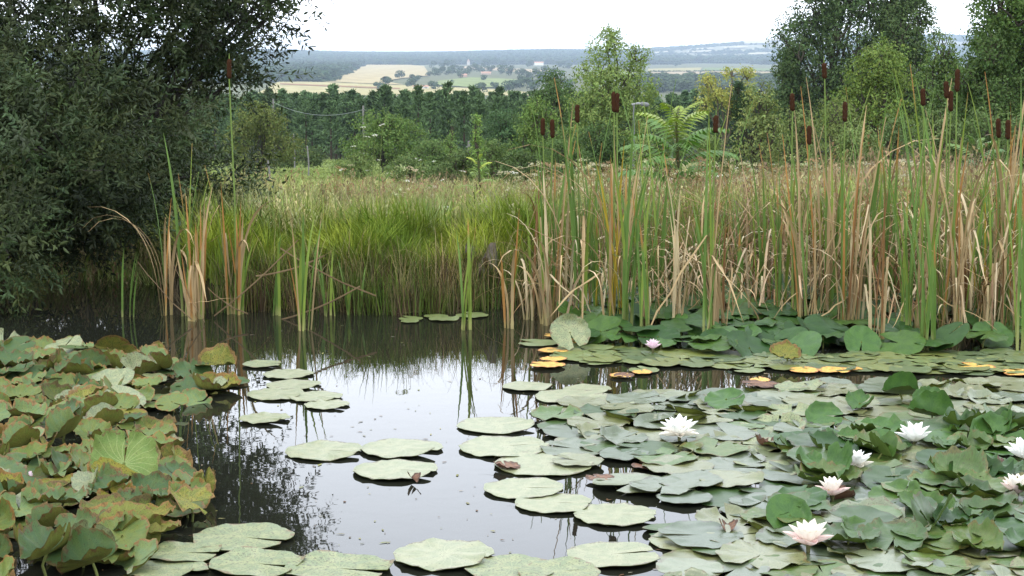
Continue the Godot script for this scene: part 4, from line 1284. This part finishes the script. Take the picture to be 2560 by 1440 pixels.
# ---------------------------------------------------------------- the willow
func build_willow() -> void:
	rng.seed = 500
	# a sprig: a twig with narrow oval leaves
	var sprigs := []
	for s in 3:
		var mb := MB.new()
		var p := Vector3.ZERO
		var dir := Vector3(0, 1, 0)
		var last := p
		for i in 15:
			dir = (dir + Vector3(R(-1, 1), R(-0.2, 0.3), R(-1, 1)) * 0.16).normalized()
			last = p
			p += dir * 0.017
			var sd := dir.cross(Vector3(0.3, 0.1, 0.9)).normalized() * 0.0012
			mb.quad(last - sd, last + sd, p + sd, p - sd, Color(1.1, 0.8, 0.6))
			var a := i * 2.4 + R(-0.4, 0.4)
			var x := dir.cross(Vector3(0.2, 0.3, 0.9)).normalized()
			var out := (x * cos(a) + dir.cross(x) * sin(a) + dir * R(0.4, 0.9)).normalized()
			var l := R(0.036, 0.056)
			var w := out.cross(dir).normalized() * l * R(0.15, 0.2)
			var nrm := out.cross(w).normalized() * l * 0.07
			var k := R(0.75, 1.3)
			var c := Color(k, k, k * R(0.9, 1.1))
			var b := p + out * 0.004
			var m1 := b + out * l * 0.35
			var m2 := b + out * l * 0.72
			var e := b + out * l
			mb.tri(b, m1 + w + nrm, m1, c)
			mb.tri(b, m1, m1 - w + nrm, c)
			mb.quad(m1, m1 + w + nrm, m2 + w * 0.75 + nrm, m2, c)
			mb.quad(m1 - w + nrm, m1, m2, m2 - w * 0.75 + nrm, c)
			mb.tri(m2, m2 + w * 0.75 + nrm, e, c)
			mb.tri(m2 - w * 0.75 + nrm, m2, e, c)
		sprigs.append(mb.mesh())
	var at := Vector3(-3.05, 0.1, -9.3 * K)
	var o := thing("willow_tree", "dark leafy grey willow overhanging the water beside the cattails", "tree", at)
	# [centre, radii, sprigs]
	var blobs := [
		[Vector3(-3.15, 2.2, -9.4), Vector3(1.5, 1.3, 1.1), 2600], [Vector3(-2.45, 1.75, -9.4), Vector3(0.75, 0.8, 0.8), 900], [Vector3(-3.3, 1.05, -8.8), Vector3(1.1, 0.75, 0.9), 1900],
		[Vector3(-2.45, 0.95, -8.9), Vector3(0.55, 0.5, 0.5), 480], [Vector3(-3.0, 0.62, -8.3), Vector3(0.75, 0.32, 0.45), 700], [Vector3(-2.65, 0.6, -8.5), Vector3(0.45, 0.3, 0.35), 260],
		[Vector3(-2.95, 0.42, -7.75), Vector3(0.25, 0.3, 0.25), 130], [Vector3(-3.3, 0.9, -7.9), Vector3(0.5, 0.6, 0.4), 420],
		[Vector3(-1.95, 2.45, -9.6), Vector3(0.75, 0.7, 0.8), 520], [Vector3(-2.6, 3.4, -9.6), Vector3(1.3, 0.9, 1.1), 1100], [Vector3(-4.4, 2.0, -9.2), Vector3(0.9, 1.6, 1.2), 1300],
		[Vector3(-1.75, 1.9, -9.4), Vector3(0.35, 0.25, 0.35), 60], [Vector3(-1.5, 2.0, -9.4), Vector3(0.28, 0.2, 0.3), 26], [Vector3(-1.85, 1.55, -9.4), Vector3(0.4, 0.18, 0.35), 60], [Vector3(-1.5, 2.9, -9.5), Vector3(0.45, 0.5, 0.5), 110],
		[Vector3(-3.3, 0.55, -9.7), Vector3(1.1, 0.5, 0.4), 800], [Vector3(-2.3, 0.5, -9.5), Vector3(0.5, 0.35, 0.35), 240], [Vector3(-4.5, 0.75, -10.3), Vector3(1.3, 0.8, 0.5), 2200], [Vector3(-3.2, 0.6, -10.4), Vector3(1.0, 0.7, 0.4), 1500], [Vector3(-4.3, 0.7, -8.2), Vector3(0.6, 0.6, 0.5), 500], [Vector3(-2.75, 0.95, -7.9), Vector3(0.5, 0.3, 0.4), 260],  # rear and low clumps added to block sky gaps and deepen shade beneath
		[Vector3(-1.45, 1.72, -9.4), Vector3(0.22, 0.1, 0.3), 16], [Vector3(-1.3, 1.95, -9.4), Vector3(0.2, 0.1, 0.2), 12], [Vector3(-1.62, 1.35, -9.4), Vector3(0.25, 0.08, 0.2), 14], [Vector3(-2.0, 1.25, -9.3), Vector3(0.3, 0.2, 0.3), 60]]
	for b in blobs:
		var q: Vector3 = b[0]
		if q.x > -2.1 and q.y > 1.2:
			q.x -= 0.22
		b[0] = Vector3(q.x, q.y, q.z * K)
	for k in 3:
		var ts := []
		var cs := []
		for b in blobs:
			for i in int(b[2] * 0.47):
				var dir := Vector3(rng.randfn(), rng.randfn(), rng.randfn()).normalized()
				var q := pow(R(0.15, 1.0), 0.5)
				var p: Vector3 = b[0] + dir * b[1] * q
				if p.y < 0.16 or (noise.get_noise_3d(p.x * 80.0, p.y * 80.0, p.z * 80.0) < -0.1 and q > 0.35):
					continue
				var y := (dir * 0.8 + Vector3(R(-0.5, 0.9), R(-0.6, 0.8), R(-0.2, 0.8))).normalized()
				var x := y.cross(Vector3(R(-1, 1), R(-1, 1), R(-1, 1))).normalized()
				var s := R(0.75, 1.2)
				ts.append(Transform3D(Basis(x * s, y * s, x.cross(y) * s), p - at))
				cs.append(vary(Color(0.036, 0.052, 0.02) * (1.0 + 1.4 * noise.get_noise_3d(p.x * 150.0, p.y * 150.0, p.z * 150.0 + 70.0)), 0.35))
		var mm := MultiMesh.new()
		mm.transform_format = MultiMesh.TRANSFORM_3D
		mm.use_colors = true
		mm.mesh = sprigs[k]
		mm.instance_count = ts.size()
		for i in ts.size():
			mm.set_instance_transform(i, ts[i])
			mm.set_instance_color(i, cs[i])
		var n := MultiMeshInstance3D.new()
		n.name = "crown"
		n.multimesh = mm
		n.material_override = M.willow
		n.set_meta("kind", "stuff")
		o.add_child(n, true)
	var bark := Color(0.075, 0.07, 0.06)
	var tr := MB.new()
	tr.smooth = true
	limb(tr, Vector3(0, -0.25, 0), Vector3(0.1, 1.0, 0.1), 0.09, 0.07, bark, 0.05)
	limb(tr, Vector3(-0.05, -0.2, 0.1), Vector3(-0.7, 1.4, 0.2), 0.07, 0.04, bark, 0.08)
	part("trunk", tr.mesh(), M.bark, o)
	for b in blobs:
		var mb := MB.new()
		mb.smooth = true
		var root: Vector3 = Vector3(0.05, R(0.2, 0.9), 0.05)
		var goal: Vector3 = b[0] - at
		limb(mb, root, goal, 0.024, 0.008, bark, 0.09)
		for i in 5:
			var e: Vector3 = goal + Vector3(R(-1, 1), R(-0.7, 1), R(-0.3, 1)).normalized() * b[1] * R(0.5, 0.95)
			limb(mb, root.lerp(goal, R(0.5, 1.0)), e, 0.008, 0.002, bark, 0.1)
		part("branch", mb.mesh(), M.bark, o)

# ---------------------------------------------------------------- sumac and other plants
func frond_mesh(pairs: int, s: int, col: Color) -> ArrayMesh:    # a feather leaf of unit length along +z that droops at the end
	var r := RandomNumberGenerator.new()
	r.seed = s
	var mb := MB.new()
	var pts := []
	var rad := []
	for i in 9:
		var t := i / 8.0
		pts.append(Vector3(0, 0.22 * sin(t * 2.0) - 0.32 * t * t, t))
		rad.append(0.009 * (1.0 - t * 0.7))
	mb.tube(pts, rad, 4, Color(0.16, 0.14, 0.04))
	for i in pairs:
		var t := 0.12 + 0.86 * i / (pairs - 1)
		var p := Vector3(0, 0.22 * sin(t * 2.0) - 0.32 * t * t, t)
		for sd in [-1, 1]:
			var l := 0.27 * (1.0 - 0.5 * pow(absf(t - 0.45) * 2.0, 2.0)) * r.randf_range(0.9, 1.1)
			var out := Vector3(sd, -0.35 + r.randf_range(-0.15, 0.1), 0.45).normalized()
			var w := out.cross(Vector3(0, 1, 0)).normalized() * 0.034
			var c := col * r.randf_range(0.85, 1.2)
			c.a = 1.0
			var m1 := p + out * l * 0.3
			var m2 := p + out * l * 0.65 + Vector3(0, -0.02, 0)
			var e := p + out * l + Vector3(0, -0.07, 0)
			var up := Vector3(0, 0.01, 0)
			mb.tri(p, m1 + w + up, m1, c)
			mb.tri(p, m1, m1 - w + up, c)
			mb.quad(m1, m1 + w + up, m2 + w * 0.8 + up, m2, c)
			mb.quad(m1 - w + up, m1, m2, m2 - w * 0.8 + up, c)
			mb.tri(m2, m2 + w * 0.8 + up, e, c)
			mb.tri(m2 - w * 0.8 + up, m2, e, c)
	return mb.mesh()

func sumac(px: float, top: float, d: float, len: float, n: int, label: String, col: Color, tip: Color, s: int) -> void:
	rng.seed = s
	var p := D(px, top, d)
	var g := ground(p.x, p.z)
	var h := p.y - g
	var o := thing("sumac", label, "sumac", Vector3(p.x, g, p.z))
	var mb := MB.new()
	mb.smooth = true
	mb.tube([Vector3(0, -0.05, 0), Vector3(0.02, h * 0.5, 0), Vector3(0, h * 0.93, 0)], [0.016, 0.013, 0.008], 7, Color(0.1, 0.11, 0.05))
	part("stem", mb.mesh(), M.bark, o)
	var a := frond_mesh(12, s, col)
	var b := frond_mesh(11, s + 1, tip)
	for i in n:
		var t := float(i) / (n - 1)
		var y := h * (0.38 + 0.48 * t)
		var yaw := i * 2.4 + R(-0.3, 0.3)
		var rise := lerpf(0.05, 0.8, t)
		var k := len * (1.05 - 0.6 * t * t) * R(0.9, 1.1)
		part("frond", b if t > 0.68 else a, M.sumac, o, Transform3D(Basis(Vector3.UP, yaw) * Basis(Vector3(1, 0, 0), -rise) * Basis.from_scale(Vector3.ONE * k), Vector3(0, y, 0)))

# ---------------------------------------------------------------- the stump, poles and posts
func build_furniture() -> void:
	rng.seed = 600
	var at := D(1205, 700, 8.12)
	at.y = ground(at.x, at.z) - 0.05
	var o := thing("stump", "weathered grey hollow stump at the water's edge", "stump", at)
	var rows := []
	var cols := []
	for i in 9:
		var t := i / 8.0
		var row := PackedVector3Array()
		var cr := PackedColorArray()
		for j in 25:
			var a := TAU * j / 24.0
			var r := 0.085 + 0.07 * pow(1.0 - t, 2.0) + 0.022 * noise.get_noise_2d(cos(a) * 160.0, sin(a) * 160.0 + t * 20.0) * 2.0
			var y := 0.25 * t * (1.0 + 0.22 * sin(a * 2.0 + 0.5) * t + 0.3 * t * noise.get_noise_2d(cos(a) * 120.0, sin(a) * 120.0))
			row.append(Vector3(cos(a) * r, y, sin(a) * r))
			cr.append((Color(0.2, 0.17, 0.13) if t > 0.6 else Color(0.085, 0.055, 0.035)) * (1.0 + 0.5 * noise.get_noise_2d(a * 300.0, 7.0)))
		rows.append(row)
		cols.append(cr)
	var mb := MB.new()
	mb.smooth = true
	mb.grid(rows, cols)
	part("shell", mb.mesh(), M.bark, o)
	for i in 9:
		var rb := MB.new()
		rb.smooth = true
		var a := R(-0.3, PI + 0.3)
		var s := Vector3(cos(a) * 0.09, R(0.1, 0.26), sin(a) * 0.09)
		limb(rb, s, Vector3(cos(a) * R(0.14, 0.24), -0.2, sin(a) * R(0.12, 0.2)), 0.011, 0.004, Color(0.09, 0.06, 0.035), 0.1)
		part("root", rb.mesh(), M.bark, o)
	# telephone poles with their line
	var grey := Color(0.28, 0.27, 0.25)
	var tops := []
	for a in [[683, 247, 120.0, "wooden telephone pole behind the olive brown bush"], [908, 264, 105.0, "wooden telephone pole behind the broad dome shaped bush"], [1172, 352, 78.0, "short telephone pole among the bushes below the line"]]:
		var t := D(a[0], a[1], a[2])
		var g := ground(t.x, t.z)
		var p := thing("telephone_pole", a[3], "pole", Vector3(t.x, g, t.z))
		var pb := MB.new()
		pb.smooth = true
		pb.tube([Vector3(0, -0.3, 0), Vector3(0, t.y - g, 0)], [0.085, 0.07], 8, grey)
		part("pole", pb.mesh(), M.bark, p)
		var ib := MB.new()
		ib.tube([Vector3(-0.16, t.y - g - 0.35, 0), Vector3(0.16, t.y - g - 0.35, 0)], [0.025, 0.025], 6, Color(0.3, 0.3, 0.28))
		part("insulator", ib.mesh(), M.bark, p)
		tops.append(t - Vector3(0, 0.3, 0))
	for k in 2:
		var wb := MB.new()
		wb.smooth = true
		var pts := []
		var rad := []
		for i in 15:
			var t := i / 14.0
			pts.append(tops[k].lerp(tops[k + 1], t) - Vector3(0, (0.75 if k == 0 else 0.4) * 4.0 * t * (1.0 - t), 0))
			rad.append(0.016)
		wb.tube(pts, rad, 5, Color(0.3, 0.33, 0.32) if k == 0 else Color(0.03, 0.03, 0.03))
		var w := part(numbered("telephone_line"), wb.mesh(), M.bark, self)
		tag(w, ["sagging pale line strung between the two tall telephone poles", "dark line running down from the telephone pole into the bushes"][k], "cable")
	# street lamp between the willow and the sumac
	var lt := D(1585, 262, 36.0)
	var lg := ground(lt.x, lt.z)
	var l := thing("lamp_post", "pale grey lamp post with a short arm beside the willow", "lamp post", Vector3(lt.x, lg, lt.z))
	var lb := MB.new()
	lb.smooth = true
	lb.tube([Vector3(0, -0.3, 0), Vector3(0, lt.y - lg, 0)], [0.035, 0.028], 8, Color(0.24, 0.25, 0.25))
	part("post", lb.mesh(), M.bark, l)
	lb = MB.new()
	lb.smooth = true
	lb.tube([Vector3(-0.06, lt.y - lg, 0), Vector3(0.12, lt.y - lg + 0.04, 0), Vector3(0.2, lt.y - lg + 0.02, 0)], [0.03, 0.03, 0.025], 6, Color(0.4, 0.41, 0.41))
	part("arm", lb.mesh(), M.bark, l)
	lb = MB.new()
	lb.smooth = true
	lb.tube([Vector3(0.16, lt.y - lg + 0.02, 0), Vector3(0.2, lt.y - lg + 0.02, 0), Vector3(0.36, lt.y - lg, 0), Vector3(0.4, lt.y - lg, 0)], [0.02, 0.06, 0.06, 0.02], 8, Color(0.26, 0.27, 0.27))
	part("lamp_head", lb.mesh(), M.bark, l)
	for a in [[672, 406, 45.0, 0.035, "grey wooden fence post in the grazed field"], [735, 336, 82.0, 0.04, "thin bent post at the gap beside the olive brown bush"], [770, 366, 60.0, 0.035, "short brown post at the gap in the hedge"]]:
		var t := D(a[0], a[1], a[2])
		var g := ground(t.x, t.z)
		var p := thing("fence_post", a[4], "post", Vector3(t.x, g, t.z))
		var pb := MB.new()
		pb.smooth = true
		var h := maxf(t.y - g, 0.8)
		pb.tube([Vector3(0, -0.2, 0), Vector3(0.02, h * 0.5, 0), Vector3(-0.03, h, 0)], [a[3], a[3] * 0.95, a[3] * 0.9], 7, grey)
		part("post", pb.mesh(), M.bark, p)
		pb = MB.new()
		pb.tube([Vector3(-0.03, h - 0.001, 0), Vector3(-0.03, h + 0.03, 0)], [a[3] * 0.9, 0.005], 7, grey * 1.1)
		part("cap", pb.mesh(), M.bark, p)

# ---------------------------------------------------------------- the valley
func blob_tree(s: int, bumps: int) -> ArrayMesh:      # a far crown: uneven lumps of small faces, about one unit wide
	var r := RandomNumberGenerator.new()
	r.seed = s
	var mb := MB.new()
	for k in bumps:
		var cen := Vector3(r.randf_range(-0.3, 0.3), r.randf_range(0.22, 0.75), r.randf_range(-0.3, 0.3))
		var rad := r.randf_range(0.18, 0.3)
		for i in 46:
			var dir := Vector3(r.randfn(), r.randfn() + 0.3, r.randfn()).normalized()
			var p := cen + dir * rad * r.randf_range(0.75, 1.05)
			var x := dir.cross(Vector3(r.randf_range(-1, 1), r.randf_range(-1, 1), r.randf_range(-1, 1))).normalized()
			var z := x.cross((dir + Vector3(r.randf_range(-1, 1), r.randf_range(-1, 1), r.randf_range(-1, 1)) * 0.5).normalized())
			var q := r.randf_range(0.06, 0.1)
			var c := Color(1, 1, 1) * r.randf_range(0.7, 1.3)
			mb.tri(p + x * q, p - x * q * 0.5 + z * q * 0.9, p - x * q * 0.5 - z * q * 0.9, c)
	return mb.mesh()

func field(px: Array, col: Color, called: String, lift: float, y := -37.0) -> void:
	var pg := PackedVector2Array()
	for i in px.size():
		var w := W(px[i][0], px[i][1], y)
		pg.append(Vector2(w.x, w.z))
	var ix := Geometry2D.triangulate_polygon(pg)
	var mb := MB.new()
	for p in pg:
		mb.v.append(Vector3(p.x, y + lift, p.y))
		mb.c.append(col)
	mb.idx = ix
	mb.smooth = true
	var m := mb.mesh()
	struct(called, m, M.field)

func hit(px: float, py: float) -> Vector3:       # where the sight line through a pixel meets the far ground
	var d := 4300.0
	while d < 8800.0:
		var p := D(px, py, d)
		if p.y < ground(p.x, p.z):
			return p
		d += 20.0
	return D(px, py, 7600.0)

func build_valley() -> void:
	rng.seed = 700
	field([[640, 236], [700, 203], [820, 206], [1000, 214], [1200, 222], [1330, 232], [1340, 240], [640, 240]], Color(0.36, 0.315, 0.155), "stubble_field", 0.6)
	field([[810, 206], [860, 180], [905, 163], [1000, 161], [1060, 166], [1075, 190], [1000, 198], [960, 205], [1010, 214], [900, 210]], Color(0.38, 0.31, 0.17), "tan_field", 1.2)
	field([[700, 210], [1000, 222], [1000, 225], [700, 213]], Color(0.26, 0.15, 0.08), "ploughed_strip", 1.0)
	field([[1080, 214], [1100, 203], [1180, 195], [1290, 200], [1310, 214], [1200, 222]], Color(0.19, 0.23, 0.09), "meadow_field", 1.2)
	field([[1150, 166], [1360, 176], [1420, 184], [1300, 182], [1160, 172]], Color(0.38, 0.3, 0.19), "pale_field", 1.2)
	field([[1620, 173], [1755, 170], [1750, 178], [1620, 181]], Color(0.3, 0.27, 0.13), "straw_field", 1.2)
	field([[1620, 182], [1750, 179], [1745, 195], [1620, 192]], Color(0.33, 0.27, 0.17), "pale_stubble_field", 1.2)
	field([[1760, 170], [1960, 173], [1960, 180], [1755, 177]], Color(0.15, 0.19, 0.08), "green_field", 1.3)
	field([[1755, 178], [1960, 181], [1960, 196], [1750, 190]], Color(0.3, 0.24, 0.14), "distant_field", 1.3)
	field([[1440, 186], [1620, 176], [1620, 186], [1440, 194]], Color(0.2, 0.22, 0.1), "far_pasture", 1.3)
	# pale fields on the far right hill
	for a in [[1690, 122, 50, 5], [1790, 116, 70, 5], [1880, 113, 90, 7], [1840, 124, 60, 4], [1930, 106, 60, 6], [1760, 127, 50, 3], [1650, 136, 40, 3], [1750, 134, 60, 3], [1900, 140, 60, 4]]:
		var rows := []
		var cols := []
		for i in 4:
			var row := PackedVector3Array()
			var cr := PackedColorArray()
			for j in 6:
				var q := hit(a[0] + (j / 5.0 - 0.5) * a[2], a[1] - i / 3.0 * a[3] - j * 0.5)
				row.append(Vector3(q.x, ground(q.x, q.z) + 6.0, q.z))
				cr.append(Color(0.42, 0.38, 0.25))
			rows.append(row)
			cols.append(cr)
		var mb := MB.new()
		mb.smooth = true
		mb.grid(rows, cols)
		struct("hill_field", mb.mesh(), M.field)
	# woods
	var blob := blob_tree(1, 7)
	var ts := []
	var cs := []
	for i in 17000:
		var d := R(3950, 7400)
		var x := R(-0.42, 0.42) * d
		if x / d < 0.07 and d < 4250.0 and noise.get_noise_2d(x * 0.12, 5.0) > 0.15:
			continue
		if x / d > 0.08 and noise.get_noise_2d(x * 0.07 + 50.0, d * 0.11) > (0.1 if d < 5200.0 else -0.06):
			continue
		var s := R(24, 44)
		ts.append(Transform3D(Basis(Vector3.UP, R(0, TAU)) * Basis.from_scale(Vector3(s, R(13, 19), s)), Vector3(x, ground(x, -d * K) - 1.0, -d * K)))
		cs.append(vary(Color(0.045, 0.07, 0.03), 0.45))
	for i in 5200:                                        # the wood that comes down to the fields on the left
		var px := R(420, 1060)
		var edge := 207.0 if px < 830 else lerpf(200, 163, clampf((px - 830.0) / 80.0, 0, 1))
		var py := lerpf(edge, 156, pow(R(0, 1), 0.7))
		var p := W(px, py, -37.0)
		var s := R(18, 32)
		ts.append(Transform3D(Basis(Vector3.UP, R(0, TAU)) * Basis.from_scale(Vector3(s, R(11, 16), s)), Vector3(p.x, ground(p.x, p.z) - 1.0, p.z)))
		cs.append(vary(Color(0.042, 0.068, 0.03), 0.45))
	for i in 2600:                                        # wooded slopes on the right and hedges
		var px := R(1600, 2600)
		var py: float = [R(148, 159), R(206, 232), 180.0 + R(-0.6, 0.6), R(150, 158), R(203, 215)][i % 5]
		var p := W(px, py, -37.0)
		var s := R(14, 28) if i % 5 != 2 else R(5, 9)
		ts.append(Transform3D(Basis(Vector3.UP, R(0, TAU)) * Basis.from_scale(Vector3(s, s * 0.5, s)), Vector3(p.x, ground(p.x, p.z) - 1.0, p.z)))
		cs.append(vary(Color(0.05, 0.075, 0.033), 0.25))
	stuff("distant_woods", "far off woods covering the ridge and valley", "wood", blob, M.far, ts, cs)
	# single trees and clumps in the valley
	var shapes := []
	for s in 4:
		shapes.append(blob_tree(20 + s, 6))
	var spots := [[1040, 205, 30], [1020, 218, 30], [1065, 222, 16], [995, 196, 28], [965, 222, 40], [1085, 224, 30], [945, 224, 24], [1095, 190, 30], [1115, 188, 26], [1130, 186, 30], [1072, 190, 18], [1150, 195, 22], [1165, 190, 24], [1205, 202, 22], [1238, 222, 24], [1180, 180, 26], [1200, 182, 28], [1225, 180, 24], [1250, 186, 30], [1275, 190, 28], [1300, 194, 30], [1330, 198, 34], [1350, 205, 36], [1310, 210, 32], [1290, 222, 40], [1335, 226, 46], [1370, 190, 30], [1395, 196, 34], [1110, 172, 24], [1130, 168, 26], [1150, 176, 22], [1085, 170, 22], [1210, 168, 26], [1240, 164, 24], [1260, 166, 22], [1320, 168, 26], [1400, 168, 24], [1420, 172, 24], [1690, 166, 8], [1660, 190, 14], [1720, 182, 10], [1380, 230, 50], [1420, 222, 44], [1260, 232, 40], [1200, 232, 36], [1130, 206, 10], [725, 204, 8], [690, 206, 26], [660, 210, 30], [630, 216, 34]]
	for a in spots:
		var p := W(a[0], a[1], -37.0)
		var s: float = a[2] * -p.z / F
		var o := thing("valley_tree", "small round tree standing on the fields of the valley", "tree", p, "single trees of the valley")
		var b := Basis(Vector3.UP, R(0, TAU)) * Basis.from_scale(Vector3(s * 1.15, s * R(0.8, 1.0), s * 1.15))
		part("crown", shapes[rng.randi() % 4], M.far_tree, o, Transform3D(b, Vector3.ZERO))
		var tb := MB.new()
		tb.tube([Vector3(0, -1, 0), Vector3(0, s * 0.4, 0)], [0.4, 0.25], 5, Color(0.08, 0.06, 0.04))
		part("trunk", tb.mesh(), M.bark, o)
	# houses
	var list := [[1052, 160, 16, 8, "white farmhouse at the wood's edge above the tan field", Color(0.6, 0.56, 0.48)], [1290, 160, 15, 7, "cream house with orange roof on the ridge road", Color(0.55, 0.45, 0.36)], [1345, 163, 26, 9, "long white house beside the pale field", Color(0.68, 0.66, 0.6)], [1392, 161, 18, 8, "white house next to the long white house", Color(0.68, 0.66, 0.62)], [1052, 222, 38, 9, "long low white barn in the valley bottom", Color(0.6, 0.6, 0.58)], [1158, 192, 18, 8, "reddish house between the valley trees", Color(0.42, 0.27, 0.2)], [1215, 186, 24, 7, "low house with red roof among the valley trees", Color(0.45, 0.33, 0.26)], [1782, 152, 18, 7, "small white house under the far right hill", Color(0.65, 0.62, 0.56)], [1888, 158, 20, 8, "yellowish farm under the far right hill", Color(0.6, 0.52, 0.34)]]
	for a in list:
		var p := W(a[0], a[1], -37.0)
		var k := -p.z / F
		house(p, a[2] * k, a[3] * k * 0.62, a[4], a[5])
	var tp := W(1171, 164, -37.0)
	var tk := -tp.z / F
	var tw := thing("church_tower", "pale stone church tower above the valley trees", "tower", tp)
	var bm := BoxMesh.new()
	bm.size = Vector3(7 * tk, 10 * tk, 7 * tk)
	part("tower", bm, mat(Color(0.42, 0.38, 0.32), 0.9), tw, Transform3D(Basis(), Vector3(0, 5 * tk, 0)))
	var pm := CylinderMesh.new()
	pm.top_radius = 0.0
	pm.bottom_radius = 5.6 * tk
	pm.height = 7 * tk
	pm.radial_segments = 4
	part("roof", pm, mat(Color(0.28, 0.2, 0.16), 0.9), tw, Transform3D(Basis(Vector3.UP, PI / 4), Vector3(0, 13.5 * tk, 0)))

func house(p: Vector3, w: float, h: float, label: String, col: Color) -> void:
	var o := thing("valley_house", label, "house", p)
	o.rotation.y = R(-0.35, 0.35)
	var dp := minf(w * 0.5, 10.0)
	var bm := BoxMesh.new()
	bm.size = Vector3(w, h, dp)
	part("wall", bm, mat(col, 0.9), o, Transform3D(Basis(), Vector3(0, h * 0.5, 0)))
	var rm := PrismMesh.new()
	rm.size = Vector3(dp * 1.15, h * 0.55, w * 1.06)
	var rf := part("roof", rm, mat(Color(0.38, 0.2, 0.13), 0.9), o, Transform3D(Basis(Vector3.UP, PI / 2), Vector3(0, h * 1.275 + 0.02, 0)))
	var cm := BoxMesh.new()
	cm.size = Vector3(1.0, h * 0.4, 1.0)
	part("chimney", cm, mat(Color(0.36, 0.25, 0.2), 0.9), rf, Transform3D(Basis(), Vector3(0, h * 0.275, w * 0.3)))

# ---------------------------------------------------------------- scene
func _ready() -> void:
	rng.seed = 1
	noise.seed = 3
	noise.frequency = 0.01
	noise.fractal_octaves = 3
	var cam := Camera3D.new()
	cam.name = "camera"
	cam.fov = rad_to_deg(2.0 * atan(720.0 / F))
	cam.position = EYE
	cam.rotation.x = -PITCH
	cam.near = 0.05
	cam.far = 20000.0
	add_child(cam)
	cam.current = true
	var env := Environment.new()
	env.background_mode = Environment.BG_SKY
	var sm := ProceduralSkyMaterial.new()
	sm.sky_top_color = Color(0.87, 0.9, 0.955)
	sm.sky_horizon_color = Color(0.95, 0.97, 1.0)
	sm.sky_curve = 0.25
	sm.ground_horizon_color = Color(0.6, 0.62, 0.62)
	sm.ground_bottom_color = Color(0.4, 0.42, 0.4)
	sm.sun_angle_max = 1.0
	var sky := Sky.new()
	sky.sky_material = sm
	env.sky = sky
	env.background_energy_multiplier = 2.6
	env.tonemap_mode = Environment.TONE_MAPPER_LINEAR
	env.tonemap_exposure = 1.3
	env.fog_enabled = true
	env.fog_density = 0.00011 / K
	env.fog_light_color = Color(0.85, 0.925, 1.0)
	env.sdfgi_enabled = true
	env.ssao_enabled = true
	env.ssil_enabled = true
	var we := WorldEnvironment.new()
	we.name = "environment"
	we.environment = env
	add_child(we)
	var sun := DirectionalLight3D.new()
	sun.name = "sun"
	sun.light_energy = 0.4
	sun.light_angular_distance = 14.0
	sun.light_color = Color(1.0, 0.97, 0.92)
	sun.shadow_enabled = true
	sun.rotation = Vector3(deg_to_rad(-62), deg_to_rad(-25), 0)
	add_child(sun)

	M.reed = vmat(0.55, 0.28, Color(0.25, 0.25, 0.2))
	M.grass = vmat(0.7, 0.15, Color(0.25, 0.28, 0.12))
	M.leaf = vmat(0.6, 0.2, Color(0.3, 0.35, 0.15))
	M.willow = vmat(0.55, 0.25, Color(0.12, 0.16, 0.05))
	M.sumac = vmat(0.5, 0.45, Color(0.3, 0.38, 0.1))
	M.pine = vmat(0.8, 0.25)
	M.far = vmat(0.95, 0.1)
	M.far_tree = M.far.duplicate()
	M.far_tree.albedo_color = Color(0.05, 0.078, 0.035).linear_to_srgb()
	M.field = vmat(0.95, 0.1)
	M.field.albedo_texture = grain_texture(31, 0.02, 0.8, 1.0)
	M.field.uv1_triplanar = true
	M.field.uv1_world_triplanar = true
	M.field.uv1_scale = Vector3.ONE * 0.006
	M.bark = vmat(0.9, 0.2)
	M.bark.albedo_texture = grain_texture(41, 0.08, 0.6, 1.0)
	M.bark.uv1_triplanar = true
	M.bark.uv1_scale = Vector3(6, 1.5, 6)
	M.spike = vmat(0.95, 0.15)
	M.petal_dull = vmat(0.7, 0.3, Color(0.3, 0.3, 0.25))

	build_ground()
	build_water()
	build_valley()
	build_trees()
	build_pines()
	build_willow()
	build_grass()
	rng.seed = 2
	build_cattails()
	build_umbels()
	sumac(1692, 258, 11.0, 0.54, 20, "tall sumac with drooping feather leaves and a yellow green crown", Color(0.08, 0.16, 0.03), Color(0.19, 0.25, 0.035), 801)
	sumac(1195, 372, 13.0, 0.2, 9, "small yellow green sumac shoot in the meadow", Color(0.15, 0.22, 0.04), Color(0.34, 0.4, 0.05), 802)
	sumac(2440, 330, 12.5, 0.36, 11, "sumac with blue green feather leaves behind the dry cattails", Color(0.08, 0.15, 0.05), Color(0.12, 0.2, 0.05), 803)
	sumac(1185, 470, 10.0, 0.14, 7, "tiny sumac seedling in the meadow grass", Color(0.12, 0.19, 0.04), Color(0.3, 0.36, 0.05), 804)
	build_furniture()
	build_pads()
	build_debris()
	build_blooms()
